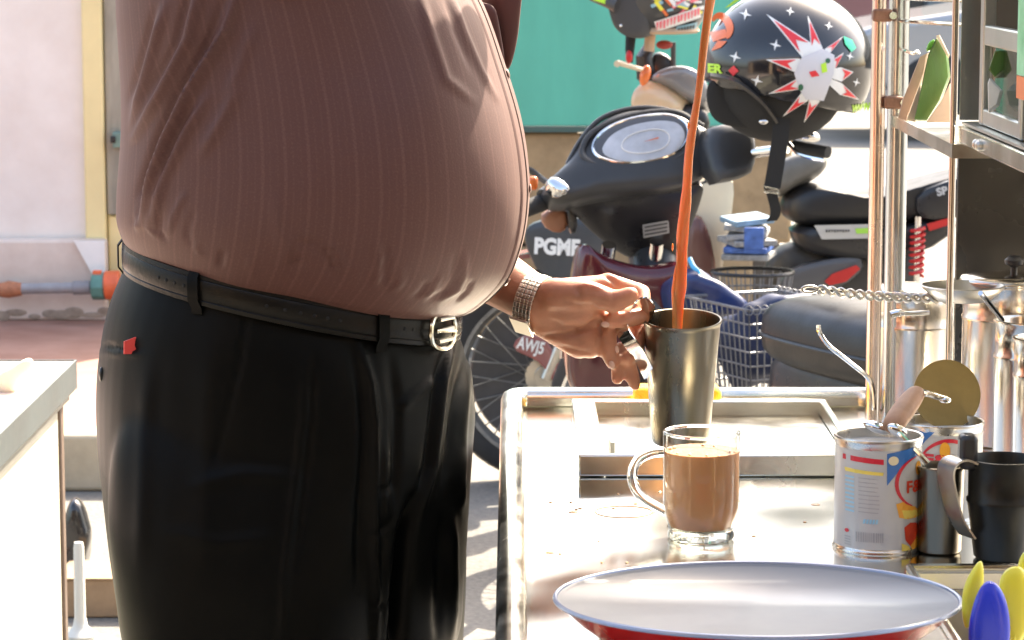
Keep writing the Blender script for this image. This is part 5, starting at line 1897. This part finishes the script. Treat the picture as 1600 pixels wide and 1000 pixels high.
# the long seat and flank of the same machine
YC = YB_ + .03
bikeC = bikeB
MB().pillow(smooth_loop(PL([(1216, 330), (1226, 300), (1250, 285), (1282, 288), (1312, 298), (1360, 300), (1420, 290), (1490, 266), (1530, 262), (1536, 290), (1480, 326), (1400, 350), (1300, 354), (1236, 348)], YC), 2), (0, -1, 0), .12, .12, 6, .5).build('seat', vinyl, bikeC)
MB().pillow(smooth_loop(PL([(1196, 300), (1206, 262), (1232, 244), (1268, 238), (1288, 246), (1292, 262), (1274, 280), (1240, 294), (1216, 310)], YC - .02), 2), (0, -1, .2), .09, .09, 6, .6).build('tank_hump', M('glare_plastic', (.12, .115, .105), .4, var=.2, vscale=14), bikeC)  # lighter plastic, the glare on the hump put into its colour
scv = MB().pillow(smooth_loop(PL([(1230, 350), (1300, 352), (1400, 350), (1470, 330), (1500, 350), (1440, 392), (1360, 405), (1290, 400), (1240, 385)], YC - .02), 1), (0, -1, 0), .11, .11, 5, .45).build('side_cover', black_plastic, bikeC)
pf_ = surf_plane(at(1310, 362, YC - .02) + V((0, -.115, 0)), (0, -1, 0))
for nm, poly, mt in (('stripe', [(1272, 352), (1372, 350), (1372, 372), (1284, 374)], M('pale_stripe', (.48, .46, .42), .3)), ('green_stripe', [(1336, 357), (1372, 355), (1372, 364), (1338, 365)], M('lime_ink', (.35, .66, .08), .35)),
                     ('red_stripe', [(1448, 350), (1490, 338), (1490, 349), (1452, 361)], red_paint)):
    d_ = MB()
    decal(d_, poly, pf_, .001 if nm != 'green_stripe' else .003)
    d_.build(nm, mt, scv, smooth=False)
d_ = MB()
for i in range(9):
    decal(d_, [(1290 + i * 4.3, 358.5), (1293 + i * 4.3, 358.5), (1293 + i * 4.3, 363 - (i % 3)), (1290 + i * 4.3, 363)], pf_, .003)
d_.build('stripe_marks', MATS['sticker_dark'], scv, smooth=False, kind='stuff')
tl = MB().pillow(smooth_loop(PL([(1430, 300), (1490, 278), (1540, 270), (1540, 330), (1470, 345), (1430, 340)], YC - .12), 1), (0, -1, 0), .02, .05, 4, .5).build('tail_cover', black_plastic, bikeC)
d_ = MB()
tdecal(d_, 'SP', (1463, 292, 1481, 305), surf_plane(at(1470, 300, YC - .12) + V((0, -.022, 0)), (0, -1, 0)), .001, rot=14, bold=.04)
d_.build('tail_letters', M('grey_letters', (.5, .5, .5), .4), tl, smooth=False)
MB().pillow(smooth_loop(PL([(1215, 440), (1240, 418), (1300, 402), (1345, 398), (1350, 420), (1320, 446), (1260, 466), (1220, 468)], YC - .10), 1), (0, -1, 0), .02, .1, 4, .5).build('lower_fairing', M('dark_grey_fairing', (.09, .09, .095), .3), bikeC)
rs_ = MB()
decal(rs_, [(1288, 440), (1300, 428), (1338, 414), (1344, 420), (1322, 440), (1296, 446)], surf_plane(at(1316, 430, YC - .10) + V((0, -.024, 0)), (0, -1, 0)), .001)
rs_.build('red_flash', red_paint, bikeC, smooth=False)
shk = MB()
zc0, zc1 = at(1432, 432, YC - .17), at(1434, 356, YC - .17)
pth = []
for i in range(120):
    t_ = i / 119
    a = t_ * 2 * math.pi * 8
    pth.append(zc0 + (zc1 - zc0) * t_ + V((.017 * math.cos(a), .017 * math.sin(a), 0)))
shk.tube(pth, .0048, 6)
shk.build('shock_spring', red_paint, bikeC)
MB().tube([zc0 + V((0, 0, -.06)), zc1 + V((0, 0, .03))], .009, 10).build('shock_rod', chrome, bikeC)
MB().tube([at(1172, 240, 6.12), at(1230, 232, 6.06)], .011, 10).build('handlebar_end', chrome, bikeA)
MB().tube([at(1240, 228, 6.04), at(1294, 238, 5.98)], .013, 12).build('grip', rubber, bikeA)
MB().tube(catmull([at(1232, 224, 6.02), at(1250, 241, 5.98), at(1288, 250, 5.94)], 4), .005, 8).build('brake_lever', chrome, bikeA)
MB().ell(at(1262, 212, 6.1), (.028, .02, .014), rotv('Y', 14)).build('mirror_shell', chrome, bikeA)


# ================================================================== HELMETS
def shell(c, r, cut, mat, name, parent, nose=None):
    """helmet shell: ellipsoid open below the slanting line cut=(z at left, z at right) in unit space"""
    vs, fs = [], []
    nu, nv = 64, 40
    for i in range(nv + 1):
        th = math.pi * i / nv
        for j in range(nu):
            ph = 2 * math.pi * j / nu
            d = V((math.sin(th) * math.cos(ph), math.sin(th) * math.sin(ph), math.cos(th)))
            lim = cut[0] + (cut[1] - cut[0]) * (d.x + 1) / 2
            if d.z < lim:
                k = max(0.0, 1 - (lim - d.z) * .55)
                d = V((d.x * (1 if d.z > lim - .02 else k), d.y * (1 if d.z > lim - .02 else k), lim - (0 if d.z > lim - .1 else 0) + (lim - d.z) * .12))
            vs.append(V(c) + V((d.x * r[0], d.y * r[1], d.z * r[2])))
    for i in range(nv):
        for j in range(nu):
            q = (j + 1) % nu
            fs.append((i * nu + j, i * nu + q, (i + 1) * nu + q, (i + 1) * nu + j))
    return MB().add(vs, fs).build(name, mat, parent, angle=50)


gloss_black = M('helmet_black', (.016, .016, .018), .14, 0, rvar=.08, rscale=14, Coat_Weight=.6, Coat_Roughness=.08)
pad = M('helmet_padding', (.02, .02, .02), .9, bump=.3, bscale=90)
HY = 6.0
hc = at(1230, 105, HY)
sH = scale_at(HY)
hr_ = (133 / sH, 128 / sH, 122 / sH)
hel = T('helmet', 'glossy black helmet with red and white starburst hung on the handlebar', 'helmet', hc - V((0, 0, hr_[2])), 'motorcycle helmets')
shell(hc, hr_, (-.18, -.62), gloss_black, 'shell', hel)
MB().ell(hc + V((-.02, 0, -.035)), (hr_[0] * .80, hr_[1] * .84, hr_[2] * .74)).build('padding', pad, hel)
sfh = surf_ell(hc, hr_)
HD = {}


def hd_(k):
    return HD.setdefault(k, MB())


burst = [((1190, 20), (1258, 65), (1240, 84)), ((1252, 22), (1272, 70), (1254, 72)), ((1306, 54), (1284, 78), (1276, 72)), ((1306, 78), (1290, 106), (1288, 88)), ((1322, 108), (1302, 122), (1300, 100)),
         ((1334, 152), (1300, 142), (1302, 124)), ((1246, 185), (1252, 148), (1268, 152)), ((1213, 175), (1238, 140), (1250, 150)), ((1190, 140), (1235, 115), (1240, 132)), ((1186, 88), (1236, 86), (1228, 106))]
cx0, cy0 = 1262, 108
for (tp, a, b) in burst:
    decal(hd_('white'), [tp, a, (cx0, cy0), b], sfh, .0012)
    m3 = ((a[0] + b[0]) / 2, (a[1] + b[1]) / 2)

    def sh_in(q, k=.16):
        g_ = ((tp[0] + a[0] + b[0]) / 3, (tp[1] + a[1] + b[1]) / 3)
        return (q[0] + (g_[0] - q[0]) * k * 1.6, q[1] + (g_[1] - q[1]) * k * 1.6)
    mi = ((m3[0] * .7 + tp[0] * .3), (m3[1] * .7 + tp[1] * .3))
    decal(hd_('red'), [sh_in(tp), sh_in(a), mi, sh_in(b)], sfh, .0024)
decal(hd_('grey'), [(1228, 108), (1240, 84), (1272, 72), (1290, 82), (1288, 110), (1274, 150), (1246, 148), (1236, 132)], sfh, .0034)
decal(hd_('red'), [(1250, 106), (1260, 104), (1266, 112), (1254, 114)], sfh, .0046)
decal(hd_('green'), circle(1279, 90, 4, 4, 10), sfh, .0046)
decal(hd_('green'), circle(1238, 129, 4, 5, 10), sfh, .0046)
decal(hd_('lime'), [(1268, 95), (1276, 92), (1278, 106), (1270, 108)], sfh, .0046)
for (sx0, sy0, rr_) in ((1160, 21, 9), (1201, 66, 9), (1142, 85, 9), (1173, 120, 9), (1226, 16, 7), (1284, 38, 7), (1316, 84, 7), (1327, 124, 7)):
    pts_ = []
    for i in range(8):
        a = math.pi / 4 * i + .25
        r_ = rr_ if i % 2 == 0 else rr_ * .28
        pts_.append((sx0 + r_ * math.cos(a), sy0 + r_ * math.sin(a)))
    decal(hd_('white'), pts_, sfh, .0014)
decal(hd_('emerald'), [(1306, 54), (1320, 60), (1326, 72), (1318, 78), (1308, 66)], sfh, .003)
# orange swirl on the front
darc(hd_('orange'), sfh, .0016, 1124, 42, 12, 17, -60, 150, 5, 12)
for poly in ([(1109, 50), (1130, 44), (1132, 56), (1112, 64)], [(1109, 78), (1118, 62), (1131, 62), (1122, 72)]):
    decal(hd_('orange'), poly, sfh, .0016)
tdecal(hd_('lime'), 'ER', (1104, 97, 1124, 111), sfh, .0018, bold=.05)
decal(hd_('red'), [(1140, 98), (1147, 106), (1139, 114), (1132, 106)], sfh, .002)
tdecal(hd_('lime'), 'WWW', (1322, 159, 1358, 172), sfh, .002, bold=.06)
decal(hd_('lime'), [(1132, 14), (1146, 2), (1162, -6), (1158, -1), (1142, 10)], sfh, .0016)
INK2 = {'white': (.78, .78, .76), 'red': (.75, .04, .05), 'grey': (.60, .60, .64), 'green': (.02, .12, .06), 'lime': (.48, .80, .06), 'emerald': (.03, .62, .34), 'orange': (.80, .17, .05), 'pink': (.85, .18, .22), 'yellow': (.85, .75, .08), 'sky': (.25, .45, .55)}
for k, m_ in HD.items():
    o_ = m_.build('%s_sticker' % k, M('vinyl_' + k, INK2[k], .3), hel, smooth=False)
    o_['kind'] = 'stuff'
HD.clear()
vis = smooth_loop(PL([(1106, 122), (1140, 118), (1180, 146), (1212, 184), (1206, 198), (1160, 200), (1118, 190), (1104, 160)], HY - .06), 2)
MB().pillow(vis, (-.3, -.9, -.2), .02, .06, 5, .5).build('cheek_pad', pad, hel)
MB().band(catmull([at(1110, 118, HY - .12), at(1150, 128, HY - .15), at(1190, 158, HY - .15), at(1214, 190, HY - .12)], 5), V((0, .02, .006)), .006).build('edge_trim', M('trim_rubber', (.05, .045, .04), .4), hel)
stp = catmull([at(1222, 178, HY - .12), at(1219, 215, HY - .125), at(1213, 255, HY - .125), at(1206, 296, HY - .125)], 5)
strap = MB().band(stp, V((26 / sH, .004, .002)), .003).build('chin_strap', M('black_webbing', (.012, .012, .012), .8, bump=.3, bscale=200), hel)
MB().loop_tube([at(a, b, HY - .13) for a, b in ((1193, 291), (1215, 296), (1217, 303), (1194, 299))], .003, 6).build('strap_buckle', chrome, strap)
stp = catmull([at(1205, 300, HY - .122), at(1212, 330, HY - .115), at(1206, 345, HY - .11)], 4)
MB().band(stp, V((16 / sH, .004, .002)), .003).build('strap_tail', MATS['black_webbing'], strap)
MB().ell(at(1193, 190, HY - .14), (.010, .006, .006)).build('snap', chrome, hel)

# second helmet, perched on the mirror of bike B
H2Y = 7.45
h2 = at(1030, -16, H2Y)
s2_ = scale_at(H2Y, 1.3)
h2r = (82 / s2_, 82 / s2_, 86 / s2_)
hel2 = T('helmet', 'dark grey helmet with bright lettering perched on the mirror above the headlight', 'helmet', h2 - V((0, 0, h2r[2] * .9)), 'motorcycle helmets')
shell(h2, h2r, (-.72, -.72), M('helmet_grey', (.045, .044, .045), .3, 0, Coat_Weight=.3), 'shell', hel2)
lin = smooth_loop([h2 + V((h2r[0] * .78 * math.cos(a), h2r[1] * .78 * math.sin(a), -h2r[2] * .74)) for a in [2 * math.pi * i / 32 for i in range(32)]], 0)
MB().pillow(lin, (0, 0, 1), .02, .008, 3, .5).build('tan_lining', M('tan_lining', (.52, .36, .24), .7), hel2)
pk2 = smooth_loop(PL([(952, 6), (958, -30), (990, -40), (1012, 0), (1020, 40), (1012, 60), (984, 60), (964, 46), (956, 26)], H2Y - .10), 2)
MB().pillow(pk2, (-.5, -.85, 0), .02, .05, 5, .5).build('peak', M('peak_grey', (.055, .052, .052), .42), hel2)
MB().tube([at(924, -6, H2Y - .1), at(948, 2, H2Y - .12), at(964, 8, H2Y - .13)], [.012, .016, .02], 10).build('visor_arm', M('peak_grey', (.055, .052, .052), .42), hel2)
MB().box(at(938, -2, H2Y - .13), (.036, .01, .018), rotv('Y', 18)).build('lime_tab', M('vinyl_lime', INK2['lime'], .3), hel2)
MB().ell(at(970, 40, H2Y - .13), (.004, .003, .004)).build('peak_stud', chrome, hel2)
sf2 = surf_ell(h2, h2r)
rr2 = random.Random(5)
for i in range(46):
    x = rr2.uniform(1016, 1088)
    y = rr2.uniform(-30, 20)
    a = rr2.uniform(-1, 1)
    l = rr2.uniform(4, 11)
    wv = rr2.uniform(1.5, 3.2)
    dx, dy = math.cos(a), math.sin(a)
    decal(hd_(rr2.choice(('yellow', 'yellow', 'white', 'pink', 'orange', 'sky'))), [(x - l * dx - wv * dy, y - l * dy + wv * dx), (x + l * dx - wv * dy, y + l * dy + wv * dx), (x + l * dx + wv * dy, y + l * dy - wv * dx), (x - l * dx + wv * dy, y - l * dy - wv * dx)], sf2, .001 + .0001 * i)
decal(hd_('white'), [(1019, 30), (1086, 8), (1090, 24), (1024, 45)], sf2, .0060)
for i in range(13):
    x = 1022 + i * 5.1
    y = 31 - (x - 1022) * .33
    h_ = rr2.uniform(9, 12)
    decal(hd_('pink'), [(x, y), (x + 3.6, y - 1.2), (x + 3.2 + rr2.uniform(-1, 1), y + h_ - 1), (x + .6 + rr2.uniform(-1, 1), y + h_)], sf2, .0075)
decal(hd_('sky'), [(1054, 38), (1086, 32), (1084, 44), (1048, 49)], sf2, .004)
for k, m_ in HD.items():
    o_ = m_.build('%s_sticker' % k, M('vinyl_' + k, INK2[k], .3), hel2, smooth=False)
    o_['kind'] = 'stuff'
st3_ = MB()
for i in range(6):
    decal(st3_, [(1055 + i * 4.6, 40 - i * .8), (1058 + i * 4.6, 39.5 - i * .8), (1057.4 + i * 4.6, 45 - i * .8), (1054.4 + i * 4.6, 45.6 - i * .8)], sf2, .0055)
st3_.build('plate_marks', MATS['sticker_dark'], hel2, smooth=False, kind='stuff')
MB().tube([at(986, 52, H2Y - .05), at(984, 78, H2Y - .06), at(984, 98, H2Y - .06)], [.014, .012, .008], 10).build('chin_strap', MATS['black_webbing'], hel2)
MB().ell(at(983, 89, H2Y - .075), (.009, .008, .017)).build('strap_clip', red_paint, hel2)
MB().tube([at(1016, 54, H2Y - .03), at(1014, 80, H2Y - .03)], .014, 10).build('ear_pad', MATS['tan_lining'], hel2)
MB().ell(at(1038, 70, H2Y), (.022, .02, .012)).build('red_pad', M('dark_red_pad', (.30, .04, .03), .7), hel2)

# ================================================================== LEFT TABLE AND CLUTTER
TZ = .75
tc0 = on(120, 563, TZ)
tbl = T('steel_edged_table', 'pale topped table with thick steel edge at the lower left', 'table', (tc0.x - .4, tc0.y - .8, 0))
tX1, tY1 = tc0.x, tc0.y
tX0, tY0 = tX1 - .8, tY1 - 1.9
MB().bb((tX0, tY0, TZ - .02), (tX1 - .004, tY1 - .004, TZ - .001)).build('table_top', M('pale_laminate', (.66, .52, .44), .3, var=.08, vscale=5), tbl, smooth=False)
ed = MB()
ed.bb((tX1 - .0035, tY0, TZ - .048), (tX1, tY1, TZ + .0015))
ed.bb((tX0, tY1 - .0035, TZ - .048), (tX1 - .0036, tY1, TZ + .0015))
ed.build('steel_edge', M('edge_steel', (.10, .115, .115), .4, .2, var=.12, vscale=6, rvar=.1), tbl, bevel=.001)
MB().bb((tX0 + .02, tY0, TZ - .066), (tX1 - .012, tY1 - .012, TZ - .0485)).build('under_frame', alu, tbl)
for (x, y) in ((tX1 - .035, tY1 - .035), (tX1 - .035, tY0 + .04), (tX0 + .04, tY1 - .035), (tX0 + .04, tY0 + .04)):
    MB().bb((x - .014, y - .014, 0), (x + .014, y + .014, TZ - .067)).build('leg', M('brown_leg', (.17, .12, .09), .45, .3, var=.2, vscale=12), tbl, bevel=.003)
MB().bb((tX1 - .034, tY0 + .07, .06), (tX1 - .026, tY1 - .055, TZ - .07)).build('white_side_panel', M('white_panel', (.48, .46, .38), .45, var=.06, vscale=4), tbl, smooth=False)
lump('crumpled_cloth', M('pale_cloth', (.78, .74, .58), .7, var=.1, vscale=10, Subsurface_Weight=.2), [(-60, 600), (-10, 590), (20, 572), (44, 557), (54, 562), (46, 580), (20, 610), (-10, 640), (-60, 660)], tY1 - .32, .02,
     'crumpled pale yellow cloth lying on the steel edged table', 'cloth', 12, .004)
lump('black_plastic_bag', M('black_bag', (.015, .016, .018), .18, 0, bump=.5, bscale=26, Coat_Weight=.4), [(84, 912), (90, 850), (104, 792), (116, 776), (130, 786), (141, 812), (144, 850), (136, 880), (130, 912)], 6.3, .06,
     'shiny black plastic bag on the road behind the table leg', 'bag', 21, .004)
cbx = on(158, 966, 0)
bxo = T('cardboard_box', 'low brown cardboard box on the road behind the trousers', 'box', cbx)
MB().bb((cbx.x - .10, cbx.y, .001), (cbx.x + .16, cbx.y + .2, .085)).build('carton', M('cardboard', (.30, .20, .12), .85, var=.15, vscale=20, bump=.1, bscale=60), bxo, bevel=.004)
MB().bb((cbx.x - .105, cbx.y - .004, .086), (cbx.x + .165, cbx.y + .1, .089)).build('flap', MATS['cardboard'], bxo)
pst = on(126, 1000, 0)
wp = T('white_pedestal', 'slim white pedestal with flared base beside the table leg', 'pedestal', pst)
MB().lathe([(.0005, 0), (.032, 0), (.033, .012), (.024, .022), (.016, .030), (.012, .05), (.011, .20), (.009, .21), (.0005, .21)], pst, 28).build('column', M('white_plastic', (.66, .65, .58), .4, var=.05), wp)
# tea drips and damp rings left on the counter
dr_ = MB()
rd = random.Random(11)
for i in range(34):
    px_, py_ = rd.uniform(860, 1290), rd.uniform(760, 880)
    if 1020 < px_ < 1170 and py_ > 790:
        continue
    q = on(px_, py_, CZ)
    r_ = rd.choice((.0015, .002, .003, .0045))
    dr_.ell(q + V((0, 0, .0003)), (r_ * rd.uniform(1, 1.8), r_, .0009), rotv('Z', rd.uniform(0, 180)), nu=12, nv=6)
q = on(975, 800, CZ)
dr_.loop_tube([q + V((.031 * math.cos(a), .031 * math.sin(a), .0002)) for a in [2 * math.pi * i / 48 for i in range(48)]], .0007, 5)
dr_.build('tea_drips', M('tea_drip', (.42, .25, .12), .12, 0, var=.2, vscale=60), label='scattered tea drips and a damp ring on the steel counter', cat='spill', kind='stuff')
